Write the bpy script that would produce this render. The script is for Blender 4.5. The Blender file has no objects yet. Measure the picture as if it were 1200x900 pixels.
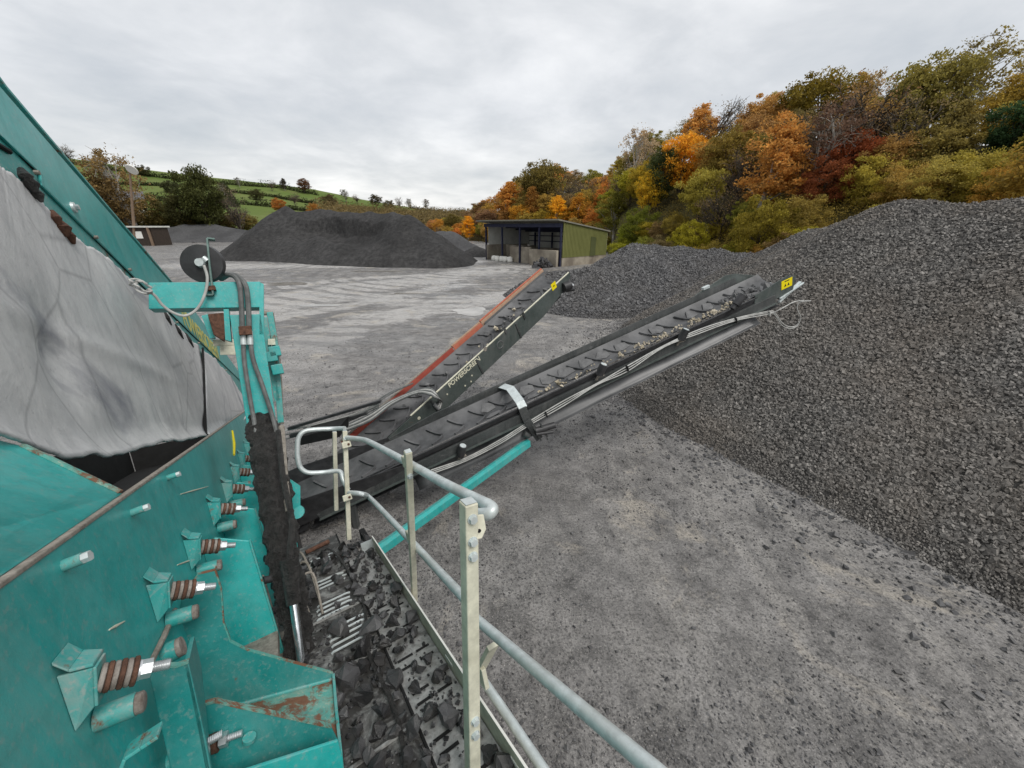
import bpy, bmesh, math, random
import numpy as np
from mathutils import Vector, Matrix, noise

random.seed(11)
R = np.random.default_rng(11)
sc = bpy.context.scene
COL = sc.collection
PI = math.pi

# ------------------------------------------------------------------ camera geometry
H = 4.5                                   # eye height above the yard
FPX = 450.0                               # focal length in photo pixels (1200 wide)
TH = math.atan(185 / 450)                 # camera pitch, down
CT, ST = math.cos(TH), math.sin(TH)
CAM = Vector((0, 0, H))

def ray(px, py):
    x, y, z = px - 600.0, py - 450.0, FPX
    return Vector((x, z * CT - y * ST, -z * ST - y * CT))

def project(p):
    q = Vector(p) - CAM
    z = q.y * CT - q.z * ST
    return 600 + FPX * q.x / z, 450 + FPX * (-q.y * ST - q.z * CT) / z, z

# the machine's own inclined axes: C across (to the right), D down the slope, N normal to the deck
_v = ray(322, 457)
_h = math.hypot(_v.x, _v.y)
DH = Vector((_v.x / _h, _v.y / _h, 0))
AL = math.atan(-_v.z / _h)
C = Vector((DH.y, -DH.x, 0))
D = Vector((DH.x * math.cos(AL), DH.y * math.cos(AL), -math.sin(AL)))
N = Vector((DH.x * math.sin(AL), DH.y * math.sin(AL), math.cos(AL)))
UP = Vector((0, 0, 1))

def L(c, d, n):
    return CAM + C * c + D * d + N * n

def on_plane(px, py, nrm, off):           # the point of a surface of the machine seen at a photo pixel
    r = ray(px, py)
    return CAM + r * (off / r.dot(nrm))

def on_c(px, py, c): return on_plane(px, py, C, c)
def on_d(px, py, d): return on_plane(px, py, D, d)
def on_n(px, py, n): return on_plane(px, py, N, n)
def on_z(px, py, z=0.0): return on_plane(px, py, UP, z - H)

# ------------------------------------------------------------------ node materials
class NT:
    def __init__(s, name):
        s.m = bpy.data.materials.new(name); s.m.use_nodes = True
        s.t = s.m.node_tree; s.t.nodes.clear()
        s.out = s.t.nodes.new('ShaderNodeOutputMaterial')
        s.b = s.n('ShaderNodeBsdfPrincipled'); s.l(s.b.outputs[0], s.out.inputs[0])
        s.co = s.n('ShaderNodeTexCoord').outputs['Object']
    def n(s, t, **k):
        x = s.t.nodes.new(t)
        for a, v in k.items(): setattr(x, a, v)
        return x
    def l(s, a, b): s.t.links.new(a, b)
    def mapping(s, scale, rot=(0, 0, 0), src=None):
        m = s.n('ShaderNodeMapping'); m.inputs['Scale'].default_value = scale; m.inputs['Rotation'].default_value = rot
        s.l(src or s.co, m.inputs[0]); return m.outputs[0]
    def noise(s, scale, detail=5, rough=.6, src=None, dist=0):
        x = s.n('ShaderNodeTexNoise'); x.inputs['Scale'].default_value = scale; x.inputs['Detail'].default_value = detail
        x.inputs['Roughness'].default_value = rough; x.inputs['Distortion'].default_value = dist
        s.l(src or s.co, x.inputs['Vector']); return x.outputs['Fac']
    def voro(s, scale, src=None, out='Distance', feature='F1'):
        x = s.n('ShaderNodeTexVoronoi', feature=feature); x.inputs['Scale'].default_value = scale
        s.l(src or s.co, x.inputs['Vector']); return x.outputs[out]
    def ramp(s, fac, a, b, ca=(0, 0, 0), cb=(1, 1, 1)):
        x = s.n('ShaderNodeValToRGB'); e = x.color_ramp.elements
        e[0].position = a; e[0].color = (*ca, 1); e[1].position = b; e[1].color = (*cb, 1)
        s.l(fac, x.inputs[0]); return x.outputs[0]
    def mix(s, fac, a, b, mode='MIX'):
        x = s.n('ShaderNodeMix', data_type='RGBA', blend_type=mode)
        for v, i in ((fac, 0), (a, 6), (b, 7)):
            if isinstance(v, (int, float)): x.inputs[i].default_value = v
            elif isinstance(v, tuple): x.inputs[i].default_value = (*v[:3], 1)
            else: s.l(v, x.inputs[i])
        return x.outputs[2]
    def math(s, op, a, b=0.0):
        x = s.n('ShaderNodeMath', operation=op)
        for v, i in ((a, 0), (b, 1)):
            if isinstance(v, (int, float)): x.inputs[i].default_value = v
            else: s.l(v, x.inputs[i])
        return x.outputs[0]
    def attr(s, name):
        x = s.n('ShaderNodeAttribute'); x.attribute_name = name; return x.outputs['Fac']
    def bump(s, h, strength=.3, dist=.01):
        x = s.n('ShaderNodeBump'); x.inputs['Strength'].default_value = strength; x.inputs['Distance'].default_value = dist
        s.l(h, x.inputs['Height']); s.l(x.outputs[0], s.b.inputs['Normal'])
    def col(s, c): s.inp('Base Color', c)
    def inp(s, k, v):
        i = s.b.inputs[k]
        if isinstance(v, tuple): i.default_value = (*v[:3], 1)
        elif isinstance(v, (int, float)): i.default_value = v
        else: s.l(v, i)

def m_paint(name, base, rough=.42, dust=.45, rust=.0, dustcol=(.30, .32, .295), grime=.5):
    t = NT(name)
    big = t.noise(1.7, 6, .65)
    fine = t.noise(14, 6, .7)
    dark = tuple(v * .62 for v in base)
    c = t.mix(t.ramp(big, .35, .7), base, tuple(v * 1.18 + .03 for v in base))
    c = t.mix(t.math('MULTIPLY', t.ramp(fine, .45, .75), grime), c, dark)
    st = t.noise(7.5, 8, .75, t.mapping((1.3, 1.3, .16)), .4)
    patch = t.noise(1.3, 5, .6)
    d = t.math('MULTIPLY', t.math('MULTIPLY', t.ramp(st, .42, .72), t.ramp(patch, .36, .62)), dust * 1.1)
    c = t.mix(d, c, dustcol)
    sp = t.noise(60, 3, .6)
    sc1 = t.noise(2.6, 7, .8, t.mapping((1, 1, 3.5), (.5, .3, .4)), 1.2)
    c = t.mix(t.math('MULTIPLY', t.ramp(sc1, .60, .68), dust * .8), c, tuple(.35 * v + .22 for v in base))
    c = t.mix(t.math('MULTIPLY', t.ramp(sp, .56, .68), dust * .8), c, dustcol)
    chip = t.noise(21, 7, .8, None, .8)
    c = t.mix(t.math('MULTIPLY', t.ramp(chip, .665, .69), min(1, dust * 1.6)), c, (.16, .12, .095))
    if rust:
        r = t.noise(9, 8, .75, dist=.6)
        k = t.ramp(r, .66 - .25 * rust, .72 - .22 * rust)
        c = t.mix(k, c, t.mix(t.noise(40), (.09, .035, .018), (.23, .11, .06)))
    t.col(c)
    t.inp('Roughness', t.math('ADD', t.math('MULTIPLY', st, .45), rough - .22))
    t.bump(t.noise(90, 3), .12, .004)
    return t.m

def m_metal(name, base=(.42, .44, .44), rough=.45, metal=.75, spots=.5, dirt=(.16, .15, .13)):
    t = NT(name)
    a = t.noise(22, 6, .7); b = t.noise(5, 5, .6)
    c = t.mix(t.ramp(a, .35, .7), tuple(v * .72 for v in base), base)
    c = t.mix(t.math('MULTIPLY', t.ramp(b, .48, .68), spots), c, dirt)
    t.col(c); t.inp('Metallic', metal)
    t.inp('Roughness', t.math('ADD', t.math('MULTIPLY', a, .35), rough - .15))
    t.bump(a, .15, .003)
    return t.m

def m_rough(name, c0, c1, scale=12, rough=.9, bump=.5, bscale=None, bdist=.01, spec=.3, big=None):
    t = NT(name)
    f = t.noise(scale, 8, .7)
    c = t.mix(t.ramp(f, .3, .7), c0, c1)
    if big:
        c = t.mix(t.ramp(t.noise(big[0], 5, .6), .42, .62), c, big[1])
    t.col(c); t.inp('Roughness', rough); t.inp('Specular IOR Level', spec)
    t.bump(t.noise(bscale or scale * 2, 8, .7), bump, bdist)
    return t.m

M = {}
TEAL = (.010, .325, .308)
M['teal'] = m_paint('teal_paint', TEAL, .36, .36, 0)
M['teal_worn'] = m_paint('worn_teal_paint', (.018, .29, .27), .5, .8, .32)
M['teal_rust'] = m_paint('rusty_teal_edge', (.06, .28, .24), .6, .8, .72, (.36, .36, .28))
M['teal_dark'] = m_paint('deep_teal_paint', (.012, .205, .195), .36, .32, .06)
M['teal_bright'] = m_paint('bright_teal_paint', (.012, .33, .315), .4, .4, .15)
M['rim'] = m_rough('dusty_rim', (.13, .115, .095), (.34, .31, .27), 30, .8, .4)
M['rust'] = m_rough('rusted_steel', (.040, .020, .014), (.17, .085, .055), 34, .85, .6)
M['washer'] = m_rough('dirty_rubber_washer', (.10, .075, .06), (.34, .31, .28), 24, .8, .5)
M['zinc'] = m_metal('bright_zinc', (.75, .77, .78), .33, .8, .25)
M['galv'] = m_metal('galvanised_steel', (.68, .74, .74), .45, .4, .5, (.40, .42, .39))
M['galv_cream'] = m_metal('stained_galvanised_steel', (.72, .70, .56), .6, .15, .55, (.40, .38, .28))
M['chrome'] = m_metal('chrome', (.9, .92, .95), .2, .95, .05)
M['mud'] = m_rough('black_mud', (.008, .0075, .007), (.060, .056, .052), 16, .45, 1.0, 34, .06, .6)
M['rubber_black'] = m_rough('black_rubber', (.016, .016, .017), (.05, .05, .052), 8, .5, .15, spec=.4)
M['belt'] = m_rough('grey_conveyor_belt', (.026, .027, .028), (.085, .086, .089), 5, .55, .2, spec=.5, big=(1.6, (.12, .12, .122)))
M['conv_green'] = m_paint('dark_green_grey_paint', (.042, .056, .052), .5, .55, .06, (.15, .15, .14))
M['conv_dark'] = m_paint('dark_grey_paint', (.030, .034, .034), .45, .7, 0, (.12, .12, .115))
M['dark_sheet'] = m_rough('dark_wet_sheet', (.018, .019, .02), (.055, .057, .06), 2.2, .42, .15, spec=.55, big=(1.1, (.07, .072, .074)))
M['orange'] = m_rough('orange_rubber', (.30, .075, .042), (.42, .14, .085), 9, .6, .2)
M['wood_strip'] = m_rough('pale_brown_strip', (.26, .16, .10), (.40, .27, .19), 14, .7, .3)
M['hose_white'] = m_rough('pale_grey_hose', (.27, .27, .255), (.50, .50, .48), 6, .5, .1)
M['hose_grey'] = m_rough('dirty_grey_hose', (.06, .065, .065), (.17, .175, .17), 12, .6, .2)
M['yellow'] = m_rough('yellow_sticker', (.72, .58, .0), (.80, .66, .01), 6, .5, .05)
M['yellow_text'] = m_rough('yellow_letter', (.50, .47, .13), (.62, .58, .2), 20, .6, .05)
M['cream_text'] = m_rough('cream_letter', (.52, .50, .38), (.72, .70, .55), 30, .6, .05)
M['black'] = m_rough('black_void', (.006, .006, .006), (.016, .016, .016), 6, .9, .1)
M['concrete'] = m_rough('concrete', (.24, .21, .165), (.40, .36, .29), 1.2, .9, .3, 14, big=(.35, (.17, .145, .115)))
M['steel_blue'] = m_rough('dark_blue_steel', (.012, .014, .035), (.03, .034, .07), 3, .6, .1)
M['roof_edge'] = m_rough('grey_roof_sheet', (.16, .155, .13), (.26, .25, .2), 2, .7, .1)
M['cladding_pale'] = m_rough('pale_cladding', (.48, .48, .44), (.66, .66, .61), 1.5, .8, .1)
M['cladding_green'] = m_rough('olive_cladding', (.135, .142, .045), (.175, .182, .062), .8, .7, .08)
M['cladding_dark'] = m_rough('dark_olive_cladding', (.06, .07, .026), (.085, .095, .036), .8, .7, .08)
M['white'] = m_rough('white_plastic', (.68, .67, .62), (.8, .79, .74), 4, .6, .15)
M['bark'] = m_rough('bark', (.035, .028, .02), (.11, .09, .07), 9, .9, .6)
M['bark_pale'] = m_rough('pale_bark', (.22, .20, .17), (.42, .40, .36), 7, .9, .4)
M['pole'] = m_rough('weathered_pole', (.16, .11, .075), (.24, .17, .12), 3, .85, .2)
M['hut'] = m_rough('dark_brown_boards', (.025, .019, .015), (.055, .04, .03), 2, .8, .2)
M['render_white'] = m_rough('cream_render', (.62, .60, .52), (.75, .73, .66), 1, .8, .1)
M['slate'] = m_rough('slate', (.07, .07, .08), (.13, .13, .14), 2, .7, .2)

def m_leaf():
    t = NT('leaf')
    oi = t.n('ShaderNodeObjectInfo').outputs['Color']
    a = t.attr('tint')
    c = t.mix(a, t.mix(1.0, oi, (.78, .78, .76), 'MULTIPLY'), t.mix(1.0, oi, (2.15, 2.05, 1.55), 'MULTIPLY'))
    t.col(c); t.inp('Roughness', .7); t.inp('Specular IOR Level', .2)
    tr = t.n('ShaderNodeBsdfTranslucent'); t.l(c, tr.inputs[0])
    mx = t.n('ShaderNodeMixShader'); mx.inputs[0].default_value = .42
    t.l(t.b.outputs[0], mx.inputs[1]); t.l(tr.outputs[0], mx.inputs[2]); t.l(mx.outputs[0], t.out.inputs[0])
    return t.m
M['leaf'] = m_leaf()

def m_stone(name, lo, hi, brown, rough=.75):
    t = NT(name)
    a = t.attr('tint')
    c = t.mix(a, lo, hi)
    c = t.mix(t.math('MULTIPLY', t.ramp(t.noise(.55, 4, .6), .42, .66), .6), c, brown)
    c = t.mix(t.math('MULTIPLY', t.ramp(t.noise(26, 4, .7), .55, .7), .35), c, tuple(v * 1.6 for v in hi))
    t.col(c); t.inp('Roughness', rough); t.inp('Specular IOR Level', .4)
    t.bump(t.noise(50, 5), .3, .01)
    return t.m
M['stone'] = m_stone('crushed_stone', (.038, .036, .034), (.25, .236, .218), (.15, .13, .11))
M['stone_dark'] = m_stone('dark_crushed_stone', (.034, .034, .036), (.185, .183, .184), (.10, .095, .09))
M['rock'] = m_stone('black_rock', (.012, .012, .013), (.075, .075, .077), (.06, .056, .052), .32)

def m_fines(name, lo, hi, sc_, bd):
    t = NT(name)
    a = t.noise(sc_, 9, .72); b = t.noise(.16, 5, .6)
    c = t.mix(t.ramp(a, .3, .72), lo, hi)
    c = t.mix(t.math('MULTIPLY', t.ramp(b, .45, .65), .5), c, tuple(v * .6 for v in lo))
    t.col(c); t.inp('Roughness', .9); t.inp('Specular IOR Level', .25)
    t.bump(t.noise(sc_ * 1.5, 9, .75), .9, bd)
    return t.m
M['fines'] = m_fines('black_fines', (.015, .0148, .015), (.072, .070, .069), 1.9, .22)
M['fines_grey'] = m_fines('grey_fines', (.045, .045, .047), (.11, .11, .112), 2.5, .12)
M['pile_base'] = m_fines('pile_base', (.03, .029, .028), (.085, .08, .075), 9, .05)

def m_ground():
    t = NT('yard_surface')
    g = t.n('ShaderNodeNewGeometry').outputs['Position']
    fine = t.noise(30, 8, .8, g)
    mid = t.noise(1.7, 9, .75, g)
    big = t.noise(.13, 6, .65, g)
    tr = t.noise(.42, 10, .74, t.mapping((.75, .95, 1), (0, 0, .5), g), 3.0)      # tyre-combed dust across the yard
    tr2 = t.noise(.7, 9, .74, t.mapping((2.2, .6, 1), (0, 0, .55), g), 1.0)
    swirl = t.noise(1.5, 6, .7, t.mapping((.5, .9, 1), (0, 0, -.5), g), 3.0)
    sep = t.n('ShaderNodeSeparateXYZ'); t.l(g, sep.inputs[0])
    far = t.ramp(t.math('MULTIPLY', sep.outputs[1], 1 / 60.), .13, .34)                 # mask rising with distance into the yard
    right = t.ramp(t.math('ADD', t.math('MULTIPLY', sep.outputs[0], 1 / 14.), .35), .2, .6)
    c = t.mix(t.ramp(mid, .34, .66), (.085, .082, .080), (.318, .306, .294))
    c = t.mix(t.math('MULTIPLY', t.ramp(big, .48, .62), .6), c, (.078, .074, .073))
    dz_ = t.attr('dust')
    k = t.math('MULTIPLY', t.ramp(t.math('ADD', tr, t.math('MULTIPLY', t.math('SUBTRACT', dz_, .35), .34)), .44, .56), t.math('MAXIMUM', t.math('MULTIPLY', far, .85), .18))
    c = t.mix(t.math('MULTIPLY', k, .9), c, (.52, .505, .485))
    wv = t.n('ShaderNodeTexWave', wave_type='RINGS', rings_direction='Z'); wv.inputs['Scale'].default_value = .20; wv.inputs['Distortion'].default_value = 5; wv.inputs['Detail'].default_value = 5; wv.inputs['Detail Scale'].default_value = .6; wv.inputs['Detail Roughness'].default_value = .7
    mp_ = t.n('ShaderNodeMapping'); mp_.inputs['Location'].default_value = (4, -44, 0); t.l(g, mp_.inputs[0]); t.l(mp_.outputs[0], wv.inputs['Vector'])
    ring = t.math('MULTIPLY', t.ramp(wv.outputs['Fac'], .55, .8), t.ramp(t.noise(.21, 4, .6, g), .42, .58))
    c = t.mix(t.math('MULTIPLY', t.math('MULTIPLY', ring, far), .75), c, (.11, .106, .104))
    c = t.mix(t.math('MULTIPLY', t.math('MULTIPLY', t.ramp(swirl, .50, .62), far), .65), c, (.095, .09, .088))
    c = t.mix(t.math('MULTIPLY', t.math('MULTIPLY', t.ramp(tr2, .48, .64), right), .55), c, (.41, .39, .36))
    c = t.mix(t.math('MULTIPLY', t.ramp(t.noise(.62, 8, .7, g, .6), .56, .64), .7), c, (.43, .39, .33))
    c = t.mix(t.math('MULTIPLY', t.ramp(t.noise(4.5, 8, .8, g), .52, .68), .55), c, (.06, .058, .057))
    c = t.mix(t.ramp(fine, .48, .60), c, t.mix(.75, c, (.022, .0215, .021)))
    c = t.mix(t.ramp(t.noise(48, 6, .75, g), .56, .66), c, t.mix(.7, c, (.50, .475, .44)))
    c = t.mix(t.ramp(t.noise(90, 4, .8, g), .58, .66), c, t.mix(.7, c, (.02, .02, .02)))
    t.col(c)
    wet = t.ramp(t.noise(.28, 8, .68, t.mapping((.5, 1.6, 1), (0, 0, .2), g), 1.5), .45, .60)
    t.inp('Roughness', t.mix(wet, (.85,) * 3, (.25,) * 3)); t.inp('Specular IOR Level', .5)
    h = t.math('ADD', t.math('MULTIPLY', fine, .5), t.math('ADD', t.math('MULTIPLY', tr, .35), t.math('MULTIPLY', mid, .5)))
    t.bump(h, .9, .05)
    return t.m
M['ground'] = m_ground()

def m_water():
    t = NT('puddle_water')
    c = t.mix(t.ramp(t.noise(.8, 4), .4, .65), (.22, .205, .18), (.36, .34, .31))
    t.col(c); t.inp('Roughness', .08); t.inp('Specular IOR Level', .6)
    t.bump(t.noise(6, 3), .04, .01)
    return t.m
M['water'] = m_water()

def m_fields():
    t = NT('hill_grass')
    g = t.n('ShaderNodeNewGeometry').outputs['Position']
    a = t.noise(.012, 3, .5, g); b = t.noise(.3, 7, .7, g)
    c = t.mix(t.ramp(a, .42, .6), (.085, .13, .026), (.125, .15, .045))
    c = t.mix(t.math('MULTIPLY', t.ramp(b, .4, .7), .35), c, (.055, .085, .02))
    t.col(c); t.inp('Roughness', .95); t.inp('Specular IOR Level', .1)
    return t.m
M['fields'] = m_fields()
M['scrubland'] = m_rough('scrub_soil', (.035, .034, .016), (.10, .085, .035), .5, .95, .4, 1.5, .2, .1)

# ------------------------------------------------------------------ object helpers
def T(name, label, cat, loc=(0, 0, 0), group=None):
    o = bpy.data.objects.new(name, None); COL.objects.link(o)
    o.empty_display_size = .2; o.location = loc
    o['label'] = label; o['category'] = cat
    if group: o['group'] = group
    return o

def link(name, me, mat, parent=None, smooth=None):
    o = bpy.data.objects.new(name, me); COL.objects.link(o)
    if mat: me.materials.append(M[mat] if isinstance(mat, str) else mat)
    if parent: o.parent = parent
    return o

ROOT = {}
def origin_of(o):
    p = Vector((0, 0, 0))
    while o is not None:
        p = p + o.location; o = o.parent
    return p

class MB:
    def __init__(s): s.v = []; s.f = []
    def add(s, vs, fs):
        k = len(s.v); s.v += [Vector(v) for v in vs]; s.f += [tuple(i + k for i in f) for f in fs]
        return s
    def box(s, o, a, b, c):               # corner o and three edge vectors
        o, a, b, c = map(Vector, (o, a, b, c))
        vs = [o, o + a, o + a + b, o + b, o + c, o + a + c, o + a + b + c, o + b + c]
        fs = [(0, 3, 2, 1), (4, 5, 6, 7), (0, 1, 5, 4), (1, 2, 6, 5), (2, 3, 7, 6), (3, 0, 4, 7)]
        if a.cross(b).dot(c) < 0: fs = [f[::-1] for f in fs]
        return s.add(vs, fs)
    def cbox(s, ctr, ax, ay, az, sx, sy, sz):
        a, b, c = Vector(ax).normalized() * sx, Vector(ay).normalized() * sy, Vector(az).normalized() * sz
        return s.box(Vector(ctr) - (a + b + c) / 2, a, b, c)
    def prism(s, pts, t):                 # planar outline swept by vector t
        pts = [Vector(p) for p in pts]; t = Vector(t); n = len(pts)
        nn = Vector((0, 0, 0))
        for i in range(n): nn += pts[i].cross(pts[(i + 1) % n])
        fl = nn.dot(t) > 0
        a = tuple(range(n)); b = tuple(range(n, 2 * n))
        fs = [a[::-1] if fl else a, b if fl else b[::-1]]
        for i in range(n):
            j = (i + 1) % n
            fs.append((i, j, n + j, n + i) if fl else (j, i, n + i, n + j))
        return s.add(pts + [p + t for p in pts], fs)
    def bar(s, p, q, w, h, up=UP):        # rectangular bar between two points
        p, q = Vector(p), Vector(q); a = (q - p); ad = a.normalized()
        x = ad.cross(Vector(up)).normalized(); y = x.cross(ad)
        return s.box(p - x * w / 2 - y * h / 2, x * w, a, y * h)
    def tube(s, pts, r, seg=10, cap=True):
        pts = [Vector(p) for p in pts]; n = len(pts)
        rs = r if isinstance(r, (list, tuple)) else [r] * n
        ref = None; k0 = len(s.v)
        for i, p in enumerate(pts):
            d = (pts[min(i + 1, n - 1)] - pts[max(i - 1, 0)]).normalized()
            if ref is None:
                ref = d.cross(Vector((.3, .2, 1)))
                if ref.length < .1: ref = d.cross(Vector((1, 0, 0)))
            u = (ref - d * ref.dot(d)).normalized(); ref = u; w = d.cross(u)
            for j in range(seg):
                a = 2 * PI * j / seg
                s.v.append(p + (u * math.cos(a) + w * math.sin(a)) * rs[i])
        for i in range(n - 1):
            for j in range(seg):
                a = k0 + i * seg + j; b = k0 + i * seg + (j + 1) % seg
                s.f.append((a, b, b + seg, a + seg))
        if cap:
            s.f.append(tuple(k0 + j for j in range(seg))[::-1])
            s.f.append(tuple(k0 + (n - 1) * seg + j for j in range(seg)))
        return s
    def cyl(s, p, q, r, seg=16): return s.tube([p, q], r, seg)
    def build(s, name, mat, parent=None, smooth=40, bevel=0):
        o0 = origin_of(parent) if parent else Vector((0, 0, 0))
        me = bpy.data.meshes.new(name)
        me.from_pydata([tuple(v - o0) for v in s.v], [], s.f); me.update()
        if smooth:
            me.shade_smooth(); me.set_sharp_from_angle(angle=math.radians(smooth))
        o = link(name, me, mat, parent)
        if bevel:
            b = o.modifiers.new('edge', 'BEVEL'); b.width = bevel; b.segments = 2; b.limit_method = 'ANGLE'; b.angle_limit = math.radians(40)
        return o

def curve_pts(pts, n=8):                   # Catmull-Rom through the points
    P = [Vector(p) for p in pts]; P = [P[0] * 2 - P[1]] + P + [P[-1] * 2 - P[-2]]
    out = []
    for i in range(1, len(P) - 2):
        for k in range(n):
            t = k / n; a, b, c, d = P[i - 1], P[i], P[i + 1], P[i + 2]
            out.append(.5 * ((2 * b) + (c - a) * t + (2 * a - 5 * b + 4 * c - d) * t * t + (3 * b - a - 3 * c + d) * t ** 3))
    out.append(P[-2]); return out

def np_mesh(name, V, F, tint=None, flat=False):
    V = np.asarray(V, np.float32); F = np.asarray(F, np.int32)
    me = bpy.data.meshes.new(name); n, k = F.shape
    me.vertices.add(len(V)); me.vertices.foreach_set('co', V.ravel())
    me.loops.add(n * k); me.loops.foreach_set('vertex_index', F.ravel())
    me.polygons.add(n); me.polygons.foreach_set('loop_start', np.arange(0, n * k, k, dtype=np.int32))
    me.polygons.foreach_set('loop_total', np.full(n, k, np.int32))
    if tint is not None:
        a = me.attributes.new('tint', 'FLOAT', 'POINT'); a.data.foreach_set('value', np.asarray(tint, np.float32))
    me.update(calc_edges=True); me.validate()
    if flat: me.shade_flat()
    return me

def rand_rot(n):
    q = R.normal(size=(n, 4)); q /= np.linalg.norm(q, axis=1)[:, None]
    w, x, y, z = q.T
    return np.stack([np.stack([1 - 2 * (y * y + z * z), 2 * (x * y - z * w), 2 * (x * z + y * w)], -1),
                     np.stack([2 * (x * y + z * w), 1 - 2 * (x * x + z * z), 2 * (y * z - x * w)], -1),
                     np.stack([2 * (x * z - y * w), 2 * (y * z + x * w), 1 - 2 * (x * x + y * y)], -1)], 1)

CUBE = np.array([[-1, -1, -1], [1, -1, -1], [1, 1, -1], [-1, 1, -1], [-1, -1, 1], [1, -1, 1], [1, 1, 1], [-1, 1, 1]], float)
CF = np.array([(0, 3, 2, 1), (4, 5, 6, 7), (0, 1, 5, 4), (1, 2, 6, 5), (2, 3, 7, 6), (3, 0, 4, 7)])
def stones_mesh(name, P, S):               # angular stones at P (n,3) of size S (n,)
    n = len(P)
    v = CUBE[None] * R.uniform(.35, 1.0, (n, 8, 3)) * R.uniform(.55, 1.0, (n, 1, 3))
    v = np.einsum('nij,nkj->nki', rand_rot(n), v) * S[:, None, None] * .62 + P[:, None, :]
    f = CF[None] + (np.arange(n) * 8)[:, None, None]
    tint = np.repeat(np.clip(R.beta(1.6, 2.2, n), 0, 1), 8)
    return np_mesh(name, v.reshape(-1, 3), f.reshape(-1, 4), tint, True)

# vectorised value noise for terrain and piles
_perm = R.random((256, 256))
def vn(x, y):
    x = np.asarray(x, float); y = np.asarray(y, float)
    xi = np.floor(x).astype(int); yi = np.floor(y).astype(int); fx = x - xi; fy = y - yi
    fx = fx * fx * (3 - 2 * fx); fy = fy * fy * (3 - 2 * fy)
    g = lambda a, b: _perm[a % 256, b % 256]
    return (g(xi, yi) * (1 - fx) + g(xi + 1, yi) * fx) * (1 - fy) + (g(xi, yi + 1) * (1 - fx) + g(xi + 1, yi + 1) * fx) * fy - .5
def fbm(x, y, o=5):
    s = 0; a = 1
    for k in range(o):
        s = s + a * vn(x * 2 ** k + 17 * k, y * 2 ** k + 9 * k); a *= .5
    return s

# ------------------------------------------------------------------ camera, sky, sun
cam = bpy.data.cameras.new('camera'); co = bpy.data.objects.new('camera', cam); COL.objects.link(co)
cam.sensor_width = 36; cam.sensor_fit = 'HORIZONTAL'; cam.lens = 36 * FPX / 1200
cam.clip_start = .05; cam.clip_end = 9000
co.location = CAM; co.rotation_euler = (PI / 2 - TH, 0, 0)
sc.camera = co

SUN_EL, SUN_AZ = math.radians(55), math.radians(132)      # azimuth clockwise from the view direction
w = bpy.data.worlds.new('World'); sc.world = w; w.use_nodes = True
wt = w.node_tree; wt.nodes.clear()
def wn(t, **k):
    x = wt.nodes.new(t)
    for a, v in k.items(): setattr(x, a, v)
    return x
sky = wn('ShaderNodeTexSky', sky_type='NISHITA'); sky.sun_disc = False
sky.sun_elevation = SUN_EL; sky.sun_rotation = SUN_AZ; sky.air_density = 1.2; sky.dust_density = 3
tc = wn('ShaderNodeTexCoord'); sx = wn('ShaderNodeSeparateXYZ'); wt.links.new(tc.outputs['Generated'], sx.inputs[0])
def wmath(op, a, b=0.):
    x = wn('ShaderNodeMath', operation=op)
    for v, i in ((a, 0), (b, 1)):
        if isinstance(v, (int, float)): x.inputs[i].default_value = v
        else: wt.links.new(v, x.inputs[i])
    return x.outputs[0]
zz = wmath('ADD', wmath('MAXIMUM', sx.outputs[2], 0), .16)
cx = wn('ShaderNodeCombineXYZ')
wt.links.new(wmath('DIVIDE', sx.outputs[0], zz), cx.inputs[0]); wt.links.new(wmath('DIVIDE', sx.outputs[1], zz), cx.inputs[1])
def wnoise(scale, det, rough=.55, dist=0.):
    x = wn('ShaderNodeTexNoise'); x.inputs['Scale'].default_value = scale; x.inputs['Detail'].default_value = det
    x.inputs['Roughness'].default_value = rough; x.inputs['Distortion'].default_value = dist
    wt.links.new(cx.outputs[0], x.inputs['Vector']); return x.outputs['Fac']
def wramp(f, stops):
    x = wn('ShaderNodeValToRGB'); e = x.color_ramp.elements
    while len(e) < len(stops): e.new(.5)
    for k, (p, c) in zip(e, stops): k.position = p; k.color = (*c, 1)
    wt.links.new(f, x.inputs[0]); return x.outputs[0]
n1 = wmath('ADD', wmath('MULTIPLY', wnoise(.62, 7, .55, .3), .75), wmath('MULTIPLY', wnoise(2.1, 7, .6, .4), .25))
cloud = wramp(n1, [(.36, (.52, .55, .58)), (.47, (.65, .665, .68)), (.57, (.80, .805, .81)), (.68, (.98, .98, .97))])
low = wramp(sx.outputs[2], [(.0, (1.22, 1.20, 1.16)), (.10, (1.02, 1.02, 1.015)), (.22, (.93, .94, .96)), (.6, (1.0, 1.0, 1.0))])
mu = wn('ShaderNodeMix', data_type='RGBA', blend_type='MULTIPLY'); mu.inputs[0].default_value = 1
wt.links.new(cloud, mu.inputs[6]); wt.links.new(low, mu.inputs[7])
sca = wn('ShaderNodeVectorMath', operation='SCALE'); sca.inputs['Scale'].default_value = 7.3
wt.links.new(mu.outputs[2], sca.inputs[0])
mx = wn('ShaderNodeMix', data_type='RGBA'); mx.inputs[0].default_value = .93
wt.links.new(sky.outputs[0], mx.inputs[6]); wt.links.new(sca.outputs[0], mx.inputs[7])
bg = wn('ShaderNodeBackground'); bg.inputs[1].default_value = .1
wt.links.new(mx.outputs[2], bg.inputs[0])
wo = wn('ShaderNodeOutputWorld'); wt.links.new(bg.outputs[0], wo.inputs[0])

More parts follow.
